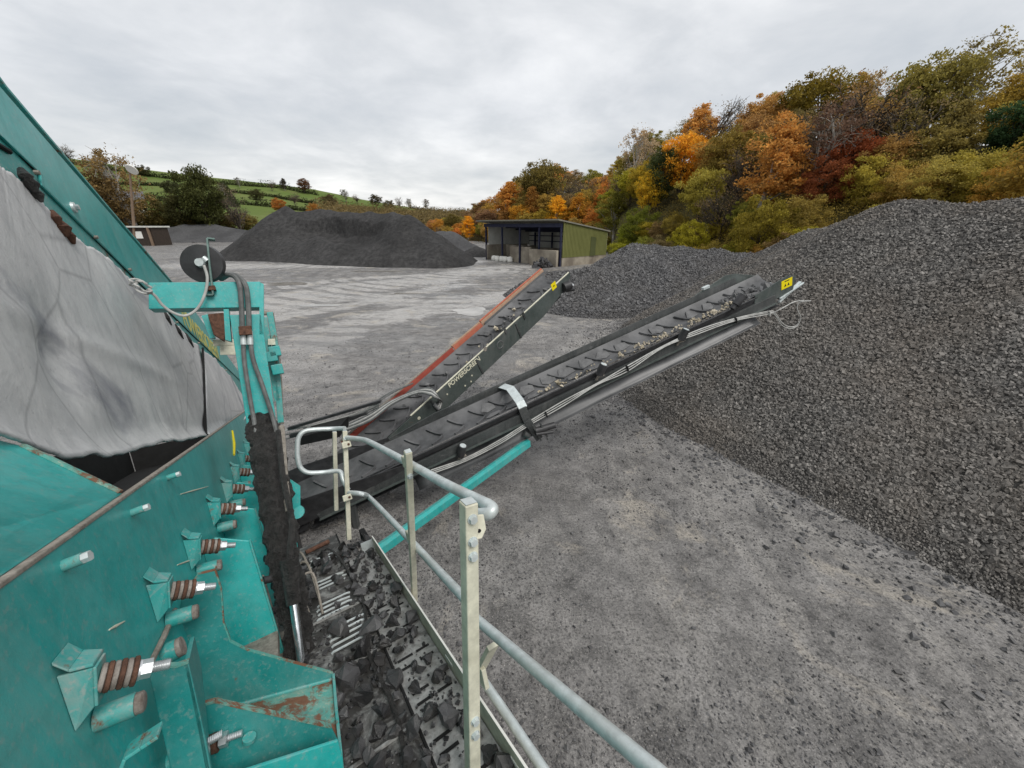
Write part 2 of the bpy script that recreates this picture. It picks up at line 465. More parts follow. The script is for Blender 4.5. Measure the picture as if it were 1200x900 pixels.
sl = bpy.data.lights.new('sun', 'SUN'); sl.energy = 1.5; sl.angle = math.radians(25); sl.color = (1, .97, .93)
so = bpy.data.objects.new('sun', sl); COL.objects.link(so)
sd = Vector((math.sin(SUN_AZ) * math.cos(SUN_EL), math.cos(SUN_AZ) * math.cos(SUN_EL), math.sin(SUN_EL)))
so.rotation_euler = sd.to_track_quat('Z', 'Y').to_euler()
vs = sc.view_settings; vs.view_transform = 'Standard'; vs.look = 'None'; vs.gamma = 1; vs.exposure = .7; vs.use_curve_mapping = False
sc.cycles.max_bounces = 6; sc.cycles.diffuse_bounces = 3; sc.cycles.glossy_bounces = 3
sc.cycles.use_denoising = True


# ------------------------------------------------------------------ terrain
def smooth01(x):
    x = np.clip(x, 0, 1); return x * x * (3 - 2 * x)

def ground_sheet():
    rr = [0.0, .6]
    while rr[-1] < 5000: rr.append(rr[-1] * 1.020 + .02)
    rr = np.array(rr); na = 420; az = np.linspace(0, 2 * PI, na, endpoint=False)
    r, a = np.meshgrid(rr[1:], az, indexing='ij'); x = r * np.sin(a); y = r * np.cos(a)
    amp = np.clip(1.25 - r / 28, .0, 1)
    z = amp * (.05 * fbm(x * .35, y * .35) + .02 * fbm(x * 1.7, y * 1.7, 3))
    V = np.concatenate([[[0, 0, 0]], np.stack([x, y, z], -1).reshape(-1, 3)])
    nr = len(rr) - 1
    i, j = np.meshgrid(np.arange(nr - 1), np.arange(na), indexing='ij')
    b = lambda i, j: 1 + i * na + j % na
    F = np.stack([b(i, j), b(i, j + 1), b(i + 1, j + 1), b(i + 1, j)], -1).reshape(-1, 4)[:, ::-1]
    # dust ground pale along the wheel tracks of the loaders
    dust = np.zeros(len(V)); vx, vy = V[:, 0], V[:, 1]
    wx = vx + 2.2 * fbm(vx * .12, vy * .12, 3); wy = vy + 2.2 * fbm(vx * .12 + 40, vy * .12, 3)
    for wd, pix in ((2.6, [(600, 314), (548, 320), (480, 330), (410, 338), (340, 352), (270, 380)]), (1.6, [(560, 350), (500, 362), (440, 378), (390, 400), (350, 440)]),
                    (3.2, [(200, 312), (300, 312), (400, 311), (500, 309), (575, 304), (640, 300)]), (1.1, [(420, 345), (480, 352), (540, 350), (600, 338)]), (1.0, [(330, 338), (420, 326), (520, 321)]), (.9, [(345, 372), (450, 348), (540, 332)])):
        q = [on_z(*p) for p in pix]; d = np.full(len(V), 1e9)
        for a, b in zip(q[:-1], q[1:]):
            dx, dy = b.x - a.x, b.y - a.y; t = np.clip(((wx - a.x) * dx + (wy - a.y) * dy) / (dx * dx + dy * dy), 0, 1)
            d = np.minimum(d, np.hypot(wx - a.x - t * dx, wy - a.y - t * dy))
        dust = np.maximum(dust, np.exp(-(d / wd) ** 2))
    me = np_mesh('yard_ground', V, F); me.shade_smooth()
    at = me.attributes.new('dust', 'FLOAT', 'POINT'); at.data.foreach_set('value', dust.astype(np.float32))
    o = link('yard_ground', me, 'ground'); o['kind'] = 'structure'
ground_sheet()

def interp(tab, x):
    return np.interp(x, [t[0] for t in tab], [t[1] for t in tab])

# farm hill on the left, azimuths in degrees from the view direction
HILL_TOP = [(-75, .110), (-50, .108), (-45, .101), (-38, .092), (-32, .083), (-25, .073), (-20, .057), (-13, .040), (-9, .030), (-6, .031), (0, .028), (8, .02), (14, .0)]
def hill_z(x, y):
    r = np.hypot(x, y); az = np.degrees(np.arctan2(x, y))
    e = interp(HILL_TOP, az); r0, r1 = 165., 520.
    t = np.clip((r - r0) / (r1 - r0), 0, 1)
    top = e * 520 + 4.5
    z = top * (t ** 1.15) * (1 - .12 * np.sin(PI * t))
    z = z - np.clip((r - 560) / 400, 0, 1) ** 2 * 30
    return z + 3.0 * fbm(x * .012, y * .012, 3) * np.clip(t * 3, 0, 1) - .3
# wooded bank on the right and the wooded hill behind the shed
FOOT = [(-14, 175), (-8, 150), (-3, 122), (3, 106), (9, 98), (12.5, 92), (14.5, 64), (18, 57), (25, 48), (35, 39), (45, 33), (60, 28), (80, 26), (110, 28)]
RISE = [(-14, 0), (-8, 3), (-4, 6), (0, 13), (4.5, 17), (9, 13), (12.5, 13), (14.5, 13.5), (20, 14.5), (28, 15.5), (36, 13.8), (47, 11.9), (70, 11), (110, 11)]
def bank_z(x, y):
    r = np.hypot(x, y); az = np.degrees(np.arctan2(x, y))
    f = interp(FOOT, az); t = np.clip((r - f) / interp([(-14, 60), (12.5, 48), (14.5, 30), (110, 30)], az), 0, 1.6)
    z = interp(RISE, az) * np.where(t < 1, t * (1.25 - .25 * t), 1 + .25 * (t - 1))
    return z + .8 * fbm(x * .12, y * .12, 3) * np.clip(t * 4, 0, 1) - .25

def polar_sheet(name, fn, az0, az1, r0, r1, na, nr, mat):
    az = np.radians(np.linspace(az0, az1, na)); rr = np.linspace(0, 1, nr) ** 1.2 * (r1 - r0) + r0
    r, a = np.meshgrid(rr, az, indexing='ij'); x = r * np.sin(a); y = r * np.cos(a); z = fn(x, y)
    i, j = np.meshgrid(np.arange(nr - 1), np.arange(na - 1), indexing='ij'); b = lambda i, j: i * na + j
    F = np.stack([b(i, j), b(i + 1, j), b(i + 1, j + 1), b(i, j + 1)], -1).reshape(-1, 4)
    me = np_mesh(name, np.stack([x, y, z], -1).reshape(-1, 3), F); me.shade_smooth()
    o = link(name, me, mat); o['kind'] = 'structure'; return o
polar_sheet('farm_hill', hill_z, -78, 14, 164, 1100, 160, 90, 'fields')
polar_sheet('wooded_hillside', bank_z, -14, 112, 24, 210, 200, 120, 'scrubland')

def march(px, py, fn, lift=0.0, t0=20., t1=1000.):
    d = ray(px, py); h = math.hypot(d.x, d.y); d = d / h
    t = t0
    while t < t1:
        p = CAM + d * t
        if p.z <= float(fn(p.x, p.y)) + lift: return p
        t += .25 + t * .002
    return None

# ------------------------------------------------------------------ spoil heaps
def cone_union(ridges, slope, x, y):
    z = np.full(np.shape(x), -50.)
    for a, b in zip(ridges[:-1], ridges[1:]):
        ax, ay, az_ = a; bx, by, bz = b
        dx, dy = bx - ax, by - ay; l2 = dx * dx + dy * dy + 1e-9
        t = np.clip(((x - ax) * dx + (y - ay) * dy) / l2, 0, 1)
        dist = np.hypot(x - ax - t * dx, y - ay - t * dy)
        zz_ = az_ + (bz - az_) * t - slope * (np.sqrt(dist * dist + .36) - .6)
        k = .5
        hmix = np.clip(.5 + .5 * (zz_ - z) / k, 0, 1)
        z = z * (1 - hmix) + zz_ * hmix + k * hmix * (1 - hmix)
    return z

def heap(name, label, ridges, slope, mat, step, rough_amp, rough_scale, extra=None, group='heaps of stone and dust in the yard'):
    xs = [p[0] for p in ridges]; ys = [p[1] for p in ridges]; mz = max(p[2] for p in ridges) / slope + 2
    x0, x1, y0, y1 = min(xs) - mz, max(xs) + mz, min(ys) - mz, max(ys) + mz
    nx, ny = int((x1 - x0) / step) + 1, int((y1 - y0) / step) + 1
    X, Y = np.meshgrid(np.linspace(x0, x1, nx), np.linspace(y0, y1, ny), indexing='ij')
    def hz(x, y):
        z = cone_union(ridges, slope, x, y)
        z = z + rough_amp * fbm(x * rough_scale, y * rough_scale, 5) * np.clip(z / 1.0 + .3, 0, 1)
        if extra: z = extra(x, y, z)
        return z
    Z = hz(X, Y)
    keep = Z > -.25
    idx = -np.ones(X.shape, int); idx[keep] = np.arange(keep.sum())
    q = np.stack([idx[:-1, :-1], idx[1:, :-1], idx[1:, 1:], idx[:-1, 1:]], -1).reshape(-1, 4)
    q = q[(q >= 0).all(1)]
    base = (sum(xs) / len(xs), sum(ys) / len(ys), 0)
    root = T(name, label, 'heap', base, group)
    me = np_mesh('heap_body', np.stack([X[keep], Y[keep], Z[keep]], -1) - np.array(base), q); me.shade_smooth()
    link('heap_body', me, mat, root)
    return root, hz, base

def cover_stones(root, hz, base, n, box, size, mat, bias=1.0):
    x0, x1, y0, y1 = box
    x = R.uniform(x0, x1, n * 8); y = R.uniform(y0, y1, n * 8); z = hz(x, y)
    dist = np.hypot(x, y)
    e = .1
    gx = (hz(x + e, y) - z) / e; gy = (hz(x, y + e) - z) / e
    face = (-gx * -x - gy * -y) / dist + .35 * 0 + (H - z) / dist
    pr = np.clip(face + .12, 0, 1) / dist ** bias
    ok = (z > -.03) & (R.random(len(x)) < pr / np.quantile(pr, .97))
    x, y, z = x[ok][:n], y[ok][:n], z[ok][:n]
    s = size[0] * np.exp(np.clip(R.normal(0, size[1], len(x)), -1, 2.0 * size[1]))
    s = s * np.where(z < .25, .62, 1)
    P = np.stack([x, y, z + .08 * s], -1) - np.array(base)
    o = link('stone_cover', stones_mesh('stone_cover', P, s), mat, root); o['kind'] = 'stuff'
    return o

big_ridge = [(17.5, 1.5, 5.3), (14, 6.5, 5.25), (12.2, 9.6, 5.05), (10.9, 11.7, 5.05), (11.7, 16, 4.25), (13.4, 22, 2.9), (16, 29, .8)]
bp, bz_, bb = heap('stone_pile', 'big pile of grey crushed stone filling the right side behind the long conveyor', big_ridge, .70, 'pile_base', .14, .22, .5)
cover_stones(bp, bz_, bb, 200000, (1.0, 19, 1, 30), (.050, .30), 'stone', 1.2)
mid_ridge = [(2.2, 27.5, 1.4), (4.9, 23.8, 1.9), (8.6, 25.0, 2.4), (9.7, 32.5, 3.0), (13.6, 33, 2.95), (17, 33.5, 2.6), (21, 35, 2.2)]
mp, mz_, mb_ = heap('stone_pile', 'low dark lumpy stone pile between the olive shed and the big stone pile', mid_ridge, .62, 'fines', .25, .45, .35)
cover_stones(mp, mz_, mb_, 46000, (-2, 24, 18, 40), (.10, .36), 'stone_dark', 1.0)
second = [(8.2, 22.2, 2.1), (11.5, 21.5, 2.7)]

def scoop(x, y, z):
    # the loader has bitten a ledge out of the front face
    t = (x + 36) / 22.
    edge = np.clip(1 - ((t - .52) / .42) ** 2, 0, 1)
    step = 4.2 + 1.0 * fbm(x * .13, y * .05, 3) + .5 * vn(x * .5, y * .2)
    yr = np.interp(x, [p[0] for p in fine_ridge], [p[1] for p in fine_ridge])
    f_ = yr - y + 1.3 * vn(x * .3, y * .1) + .5 * vn(x * .9, y * .3)
    bite = edge * 2.0 * smooth01((f_ - 2.3) / .4) * (1 - smooth01((f_ - 4.0) / 3.5))
    rill = .22 * fbm(x * .55, y * .14 + z * .08, 4) * np.clip(z / 2, 0, 1)
    return z - bite + rill
fine_ridge = [(-38.5, 68.5, 6.0), (-35.6, 66.5, 7.15), (-33.5, 65.5, 6.45), (-28, 64, 6.6), (-20, 59, 6.3), (-16, 57, 5.85), (-13.6, 55.5, 5.6), (-10.4, 52, 3.4), (-9, 50, 2.4)]
heap('fines_heap', 'huge long black heap of fine stone dust with a bitten front face', fine_ridge, .68, 'fines', .22, .5, .25, scoop)
heap('fines_heap', 'low grey heap behind the left end of the huge black heap', [(-112, 128, 3.0), (-103, 131, 4.9), (-95, 133, 5.2), (-84, 133, 3.4)], .45, 'fines_grey', .7, .8, .15)
heap('fines_heap', 'small grey heap behind the right tip of the huge black heap', [(-18, 80, 3.4), (-11.5, 77, 3.4), (-7.4, 75, 1.6)], .62, 'fines_grey', .4, .5, .3)
heap('fines_heap', 'tiny dark heap by the left corner of the olive shed', [(-6.0, 66, 1.5), (-5, 65.5, 1.2)], .62, 'fines', .25, .3, .4)

# loose stones strewn over the near yard
def scatter_ground():
    n = 90000
    u = R.random(n); r = 1.2 + 17 * u ** 1.25; a = R.uniform(-1.0, 1.25, n)
    x, y = r * np.sin(a), r * np.cos(a)
    k = fbm(x * .5, y * .5, 4) + .3
    ok = R.random(n) < np.clip(k * 1.3, .05, 1); x, y = x[ok], y[ok]
    # spill along the toe of the big pile
    m = 60000; xx = R.uniform(0, 9, m); yy = R.uniform(1, 20, m); dz = bz_(xx, yy)
    o2 = (dz < .06) & (R.random(m) < np.exp(dz * 2.6)); x = np.concatenate([x, xx[o2]]); y = np.concatenate([y, yy[o2]])
    s = .0155 * np.exp(R.normal(0, .45, len(x)))
    s[len(s) - int(o2.sum()):] *= 2.1
    z = np.clip(1.25 - np.hypot(x, y) / 28, 0, 1) * (.05 * fbm(x * .35, y * .35) + .02 * fbm(x * 1.7, y * 1.7, 3))
    o = link('loose_gravel', stones_mesh('loose_gravel', np.stack([x, y, z + .1 * s], -1), s), 'stone_dark')
    o['kind'] = 'stuff'; o['label'] = 'loose dark gravel strewn over the yard surface'; o['category'] = 'gravel'
scatter_ground()

def puddle(name, px, py, w, h, seed):
    c = on_z(px, py, .0); rnd = random.Random(seed); pts = []
    ex = on_z(px + w, py, .035).x - c.x; ey = abs(on_z(px, py - h, .035).y - c.y)
    for k in range(28):
        a = 2 * PI * k / 28; rr = .7 + .45 * noise.noise((math.cos(a) * 1.3 + seed, math.sin(a) * 1.3, seed))
        pts.append((c.x + ex * 1.5 * rr * math.cos(a), c.y + ey * 1.5 * rr * math.sin(a), .012))
    mb = MB(); mb.add(pts, [tuple(range(28))])
    o = mb.build(name, 'water', smooth=0); o['kind'] = 'structure'
puddle('puddle_water', 333, 333, 26, 2.2, 1)
puddle('puddle_water', 552, 365, 20, 4.5, 4)
puddle('puddle_water', 440, 318, 30, 1.0, 7)
puddle('puddle_water', 375, 358, 22, 2.0, 9)
puddle('puddle_water', 478, 344, 20, 1.2, 12)

# ------------------------------------------------------------------ trees
def leaf_cloud(P, S, tint, squash=.75):
    n = len(P)
    rot = rand_rot(n)
    q = np.array([[-1, -.55, 0], [1, -.55, .15], [1, .55, 0], [-1, .55, .15]])
    v = np.einsum('nij,kj->nki', rot, q) * (S[:, None, None] * .5) + P[:, None, :]
    f = np.arange(n * 4).reshape(n, 4)
    return v.reshape(-1, 3), f, np.repeat(tint, 4)

def crown(kind, seed):
    global R
    keep = R; R = np.random.default_rng(seed)
    rnd = R
    # clump centres in a unit-height tree
    if kind == 'broad':   nc, cz, rx, rz, cr, per, ls = 95, .60, .36, .38, .085, 120, .0235
    elif kind == 'tall':  nc, cz, rx, rz, cr, per, ls = 84, .58, .21, .42, .066, 105, .019
    elif kind == 'bush':  nc, cz, rx, rz, cr, per, ls = 110, .46, .52, .46, .09, 165, .021
    elif kind == 'sparse': nc, cz, rx, rz, cr, per, ls = 80, .60, .27, .40, .062, 44, .018
    else:                 nc, cz, rx, rz, cr, per, ls = 60, .60, .36, .38, .10, 16, .017
    d = rnd.normal(size=(nc, 3)); d /= np.linalg.norm(d, axis=1)[:, None]
    rad = rnd.uniform(.35, 1.08, nc) ** .7
    cen = d * rad[:, None] * np.array([rx, rx, rz]) + np.array([0, 0, cz])
    cen[:, :2] += rnd.normal(0, .05, (nc, 2)) + (rnd.normal(0, .06, 2))
    cen[:, 2] = np.maximum(cen[:, 2], .10)
    if kind == 'tall': cen[:, :2] *= np.clip((1.18 - cen[:, 2:3]) * 1.6, .25, 1.2)
    cl = rnd.uniform(0, 1, nc)
    P, S, Tt = [], [], []
    for k in range(nc):
        m = int(per * rnd.uniform(.5, 1.4)); r = cr * rnd.uniform(.6, 1.35)
        g = rnd.normal(size=(m, 3)); g /= np.linalg.norm(g, axis=1)[:, None]
        p = cen[k] + g * (r * rnd.random((m, 1)) ** .45) * np.array([1.15, 1.15, .72])
        P.append(p); S.append(ls * rnd.uniform(.6, 1.35, m))
        Tt.append(np.clip(.32 + .34 * cl[k] + rnd.normal(0, .22, m), 0, 1))
    m = int(sum(map(len, S)) * .16); g = rnd.normal(size=(m, 3)); g *= (rnd.random((m, 1)) ** .35 * 1.06) / np.linalg.norm(g, axis=1)[:, None]; g = g * np.array([rx, rx, rz]); g[:, 2] += cz; g = g[(g[:, 2] > .1)]
    P.append(g); S.append(ls * rnd.uniform(.5, 1.2, len(g))); Tt.append(np.clip(rnd.normal(.5, .25, len(g)), 0, 1))
    v, f, t = leaf_cloud(np.concatenate(P), np.concatenate(S), np.concatenate(Tt))
    me = np_mesh('crown_' + kind, v, f, t); me.materials.append(M['leaf'])
    # trunk and limbs
    mb = MB(); tr = .022 if kind != 'bush' else .014
    top = .82 if kind in ('tall', 'sparse') else .55
    wob = [Vector((rnd.normal(0, .012) * k, rnd.normal(0, .012) * k, top * k / 5 - .06)) for k in range(6)]
    mb.tube(wob, [tr * (1.25 - .9 * k / 5) for k in range(6)], 7)
    order = list(range(nc)); rnd.shuffle(order)
    for k in order[:{'bare': 40, 'sparse': 30, 'broad': 18, 'tall': 12, 'bush': 16}[kind]]:
        c = Vector(cen[k]); h0 = max(.08, min(top * .95, c.z * rnd.uniform(.45, .75)))
        i = min(4, int(h0 / top * 5)); a = wob[i].lerp(wob[i + 1], .5)
        mid = a.lerp(c, .5) + Vector((rnd.normal(0, .02), rnd.normal(0, .02), -.02 + rnd.random() * .05))
        mb.tube([a, mid, c], [tr * .45, tr * .28, tr * .10], 5, False)
        if kind in ('bare', 'sparse'):
            for q in range(9 if kind == 'bare' else 4):
                dd = Vector(rnd.normal(size=3)).normalized() * .13; dd.z = abs(dd.z) * .9 + .01
                s0 = mid.lerp(c, rnd.uniform(.2, 1))
                mb.tube([s0, s0 + dd * .55 + Vector((0, 0, .01)), s0 + dd], [.0042, .0028, .0013], 3, False)
    tm = bpy.data.meshes.new('trunk_' + kind); tm.from_pydata([tuple(x) for x in mb.v], [], mb.f); tm.update(); tm.shade_smooth()
    tm.materials.append(M['bark_pale'] if kind in ('sparse', 'tall') else M['bark'])
    R = keep
    return me, tm

CROWN = {k: [crown(k, 100 * i + j) for j in range(n)] for i, (k, n) in enumerate((('broad', 4), ('tall', 3), ('bush', 4), ('sparse', 3), ('bare', 4)))}

def tree(name, label, cat, p, height, kind, colour, group=None, wide=1.0, var=None):
    r_ = random.random
    root = T(name, label, cat, p, group)
    root.rotation_euler = (0, 0, r_() * 6.28); root.scale = (height * wide, height * wide, height)
    me, tm = CROWN[kind][(var if var is not None else random.randrange(99)) % len(CROWN[kind])]
    t = bpy.data.objects.new('trunk', tm); COL.objects.link(t); t.parent = root
    c = bpy.data.objects.new('crown', me); COL.objects.link(c); c.parent = root
    j = lambda v: max(0.004, v * random.uniform(.88, 1.12))
    c.color = (j(colour[0]), j(colour[1]), j(colour[2]), 1)
    return root

GOLD = (.55, .30, .03); ORANGE = (.42, .21, .05); TAN = (.32, .20, .075); OLIVE = (.20, .165, .045); GREEN = (.19, .18, .035)
LIME = (.28, .255, .032); BROWN = (.20, .135, .075); RED = (.19, .055, .028); DARK = (.05, .06, .022); PALE = (.30, .235, .19)
GREY = (.17, .135, .11); MUST = (.29, .22, .05); EVER = (.035, .075, .03)

def at_bank(px, py, h, frac=.58):
    d = ray(px, py); f = float(interp(FOOT, math.degrees(math.atan2(d.x, d.y))))
    p = march(px, py, bank_z, h * frac, f - 1)
    if p is None: return None
    return Vector((p.x, p.y, float(bank_z(p.x, p.y)) - .1))

SPECIAL = [  # photo position of the crown, height, kind, colour, name, label
 (747, 182, 11, 'sparse', PALE, 'birch_tree', 'tall thin birch with pale nearly bare crown at the left end of the bank', 1.0),
 (775, 205, 9, 'broad', DARK, 'ivy_clad_tree', 'dark ivy clad tree just right of the pale birch', .7),
 (800, 188, 9, 'broad', GOLD, 'maple_tree', 'brightest golden yellow tree high on the left of the bank', .95),
 (765, 222, 6.5, 'broad', GOLD, 'maple_tree', 'smaller golden tree low beside the ivy clad tree', .85),
 (818, 155, 9, 'tall', (.42, .23, .07), 'birch_tree', 'orange tan birch on the skyline above the golden tree', 1.2),
 (843, 145, 9, 'bare', GREY, 'bare_tree', 'bare grey tree on the skyline right of the orange tan birch', 1.0),
 (905, 190, 10, 'tall', (.40, .23, .07), 'birch_tree', 'broad tan orange birch in the middle of the bank', 1.25),
 (926, 112, 9, 'tall', (.44, .25, .05), 'birch_tree', 'tall amber birch breaking the skyline in mid bank', 1.3),
 (962, 122, 9, 'broad', (.15, .12, .022), 'oak_tree', 'mustard olive oak on the skyline right of the amber birch', 1.0),
 (996, 108, 9, 'broad', OLIVE, 'oak_tree', 'olive oak on the skyline above the red tree', 1.05),
 (1010, 140, 9, 'bare', BROWN, 'bare_tree', 'brown bare twiggy tree below the skyline oaks', 1.1),
 (965, 170, 9, 'sparse', (.12, .085, .07), 'bare_tree', 'thin bare birch with pale stem left of the red tree', 1.0),
 (1000, 184, 5.6, 'broad', RED, 'beech_tree', 'deep red beech, upper of the red trees on the bank', .9),
 (970, 208, 4.6, 'bush', RED, 'beech_tree', 'deep red spreading beech, lower left of the red trees', .95),
 (1048, 102, 9, 'broad', TAN, 'oak_tree', 'tan brown oak on the skyline right of the olive oak', 1.0),
 (1092, 112, 9, 'broad', (.20, .155, .05), 'oak_tree', 'dull olive oak on the skyline left of the windswept trees', 1.0),
 (1130, 100, 9, 'sparse', (.17, .145, .05), 'windswept_tree', 'thin windswept olive tree on the right skyline', 1.1),
 (1172, 92, 9, 'sparse', (.18, .135, .07), 'windswept_tree', 'tallest windswept sparse tree at the far right skyline', 1.2),
 (1068, 150, 8, 'bare', BROWN, 'bare_tree', 'dark brown bare tree in the upper right of the bank', 1.1),
 (1196, 150, 5.5, 'broad', EVER, 'evergreen_tree', 'deep green evergreen tree at the right edge of the bank', 1.0),
 (1120, 160, 6.2, 'tall', (.19, .155, .05), 'oak_tree', 'dull green oak left of the deep green evergreen', 1.1),
 (1030, 205, 4.5, 'bush', (.34, .25, .06), 'hazel_bush', 'mustard bush just right of the lower red tree', 1.0),
 (1075, 212, 4.2, 'bush', (.30, .24, .06), 'hazel_bush', 'olive gold bush above the crest of the big stone pile', 1.1),
 (1118, 205, 4.6, 'bush', (.36, .26, .07), 'hazel_bush', 'largest golden bush between the evergreen and the pile crest', 1.1),
 (1160, 200, 4.4, 'bush', (.33, .25, .06), 'hazel_bush', 'golden bush right of the largest golden bush', 1.1),
 (1196, 210, 4.0, 'bush', (.38, .27, .06), 'hazel_bush', 'brightest golden bush at the far right end of the bank', 1.0),
 (1050, 190, 5.0, 'broad', (.26, .19, .07), 'field_maple', 'tan leafy small tree right of the upper red tree', 1.1),
 (1095, 178, 5.2, 'broad', (.22, .18, .05), 'field_maple', 'olive tan small tree between the two dull oaks', 1.1),
 (935, 250, 4.5, 'bush', (.22, .18, .05), 'hazel_bush', 'olive bush under the lower red tree', 1.0),
 (1060, 165, 5.8, 'tall', (.19, .16, .045), 'oak_tree', 'dark olive oak right of the red trees', 1.1),
 (722, 250, 8, 'tall', (.15, .145, .026), 'poplar_tree', 'green yellow tapering tree rising behind the right end of the shed', 1.3),
 (745, 262, 6, 'bush', (.13, .13, .022), 'hazel_bush', 'green yellow bush close to the right end of the shed', .8),
 (810, 277, 5, 'bush', LIME, 'hazel_bush', 'bright lime yellow bush above the dark lumpy pile', .8),
 (895, 262, 6.5, 'bush', (.18, .175, .026), 'hazel_bush', 'lime green bush with a thin pale stem above the notch between piles', .8),
 (848, 245, 6, 'bare', BROWN, 'bare_tree', 'rusty bare scrub tree in the lower middle of the bank', 1.2),
 (868, 205, 7, 'bare', (.13, .075, .055), 'bare_tree', 'purplish brown bare tree left of the tan orange birch', 1.1),
 (850, 185, 8, 'broad', OLIVE, 'oak_tree', 'olive brown oak between the golden tree and tan orange birch', .9),
]
KEEP = []
for px, py, h, kind, colr, nm, lab, wd in SPECIAL:
    p = at_bank(px, py, h)
    if p is not None:
        z_ = project(p)[2]; KEEP.append((px, py, z_, .30 * h * wd * FPX / z_, .42 * h * FPX / z_))
        tree(nm, lab, 'bush' if 'bush' in nm else 'tree', p, h, kind, colr, None, wd)

def zone_colour(px, py):
    low = py > 205
    if px < 760: return random.choice([GREEN, OLIVE, LIME, MUST])
    if px > 1020 and low: return random.choice([MUST, (.17, .135, .03), OLIVE, MUST])
    if low: return random.choice([OLIVE, GREEN, BROWN, LIME, MUST, OLIVE])
    if px > 1020: return random.choice([(.19, .15, .05), OLIVE, BROWN, MUST, TAN])
    return random.choice([OLIVE, BROWN, TAN, (.15, .12, .045), BROWN, TAN, MUST])
KIND = {GREEN: ('green', 'broad'), OLIVE: ('olive', 'broad'), LIME: ('lime yellow', 'bush'), BROWN: ('brown', 'bare'), MUST: ('mustard', 'bush'), TAN: ('tan', 'broad'), DARK: ('dark green', 'broad')}
cnt = 0
for az in np.arange(13.5, 66, 2.25):
    f = float(interp(FOOT, az))
    for k, dr in enumerate(np.arange(1.0, 36, 3.9)):
        a = math.radians(az + random.uniform(-1.0, 1.0)); r = f + dr + random.uniform(-1.2, 1.2)
        x, y = r * math.sin(a), r * math.cos(a); z = float(bank_z(x, y)) - .1
        front = dr < 8
        hit_ = False
        h = random.uniform(2.6, 3.9) if front else random.uniform(5.4, 7.8)
        q = project((x, y, z + h * .55))
        if q[0] > 1330: continue
        rw, rh = .3 * h * FPX / q[2], .38 * h * FPX / q[2]
        if not front and any(q[2] < k[2] + 1 and abs(q[0] - k[0]) < (k[3] + rw) * .8 and abs(q[1] - k[1]) < (k[4] + rh) * .62 for k in KEEP): continue
        colr = zone_colour(q[0], q[1])
        word, kd = KIND.get(colr, ('muted olive', 'broad'))
        if front: kd = random.choice(['bush', 'bush', 'bush', 'broad'])
        elif kd == 'bush': kd = 'broad'
        if not front and kd == 'broad' and (dr > 26 or random.random() < .3): kd = random.choice(['sparse', 'tall', 'broad'])
        if kd == 'bare' or (not front and random.random() < .1): kd, word2 = 'bare', 'bare'
        else: word2 = 'leafy'
        where = 'low along the foot of' if front else ('along the crest of' if dr > 26 else 'in the thick of')
        tree('bank_shrub' if front else 'bank_tree', f'{word} {word2} {"shrub" if front else "tree"} {where} the wooded bank right of the shed', 'shrub' if front else 'tree',
             (x, y, z), h, kd, colr, f'{word} {word2} {"shrubs" if front else "trees"} {where} the right bank', random.uniform(.85, 1.2))
        cnt += 1

# wooded hill behind the shed
FAR_SPECIAL = [
 (597, 236, 13, 'tall', (.44, .22, .055), 'birch_tree', 'orange birch rising above the left roof edge of the shed', 1.4),
 (638, 214, 15, 'broad', (.125, .092, .035), 'oak_tree', 'largest olive brown oak topping the wood behind the shed', 1.1),
 (652, 248, 9, 'tall', GOLD, 'birch_tree', 'golden birch just above the middle of the shed roof', 1.4),
 (680, 246, 9, 'tall', (.36, .17, .03), 'birch_tree', 'amber birch above the right end of the shed roof', 1.4),
 (624, 240, 11, 'tall', (.27, .12, .03), 'birch_tree', 'slim rust orange birch between the two golden ones and oak', 1.0),
 (692, 226, 10, 'bare', GREY, 'bare_tree', 'bare grey tree on the skyline between oak and pale birch', 1.1),
 (668, 228, 11, 'bare', BROWN, 'bare_tree', 'bare brown tree right of the largest oak', 1.1),
 (610, 254, 8, 'broad', (.34, .19, .03), 'maple_tree', 'yellow maple low behind the left half of the shed roof', 1.1),
 (568, 248, 9, 'broad', (.15, .085, .035), 'oak_tree', 'rusty brown oak left of the orange birch behind the shed', 1.2),
 (548, 268, 8, 'tall', GOLD, 'birch_tree', 'yellow birch left of the shed at the foot of the wood', 1.3),
 (530, 262, 8, 'broad', (.12, .10, .028), 'oak_tree', 'olive oak left of the yellow birch by the far heap', 1.1),
]
for px, py, h, kind, colr, nm, lab, wd in FAR_SPECIAL:
    p = at_bank(px, py, h)
    if p is not None: tree(nm, lab, 'tree', p, h, kind, colr, None, wd)
for az in np.arange(-10.5, 13.5, 1.9):
    f = float(interp(FOOT, az))
    for dr in np.arange(2, 62, 7.5):
        a = math.radians(az + random.uniform(-.9, .9)); r = f + dr + random.uniform(-2, 2)
        x, y = r * math.sin(a), r * math.cos(a); z = float(bank_z(x, y)) - .1
        h = random.uniform(5, 7) if dr < 10 else random.uniform(6.5, 9.5)
        if az < -6: h *= .75
        h *= .95
        colr = random.choice([BROWN, OLIVE, TAN, ORANGE, BROWN, MUST, GREEN])
        word = {BROWN: 'brown', OLIVE: 'olive', TAN: 'tan', ORANGE: 'orange', MUST: 'mustard', GREEN: 'green'}[colr]
        kd = 'bare' if colr == BROWN and random.random() < .6 else 'broad'
        tree('wood_tree', f'{word} {"bare" if kd == "bare" else "leafy"} tree in the wood on the hill behind the shed', 'tree', (x, y, z), h, kd, colr,
             f'{word} {"bare" if kd == "bare" else "leafy"} trees on the hill behind the shed', random.uniform(.95, 1.25))

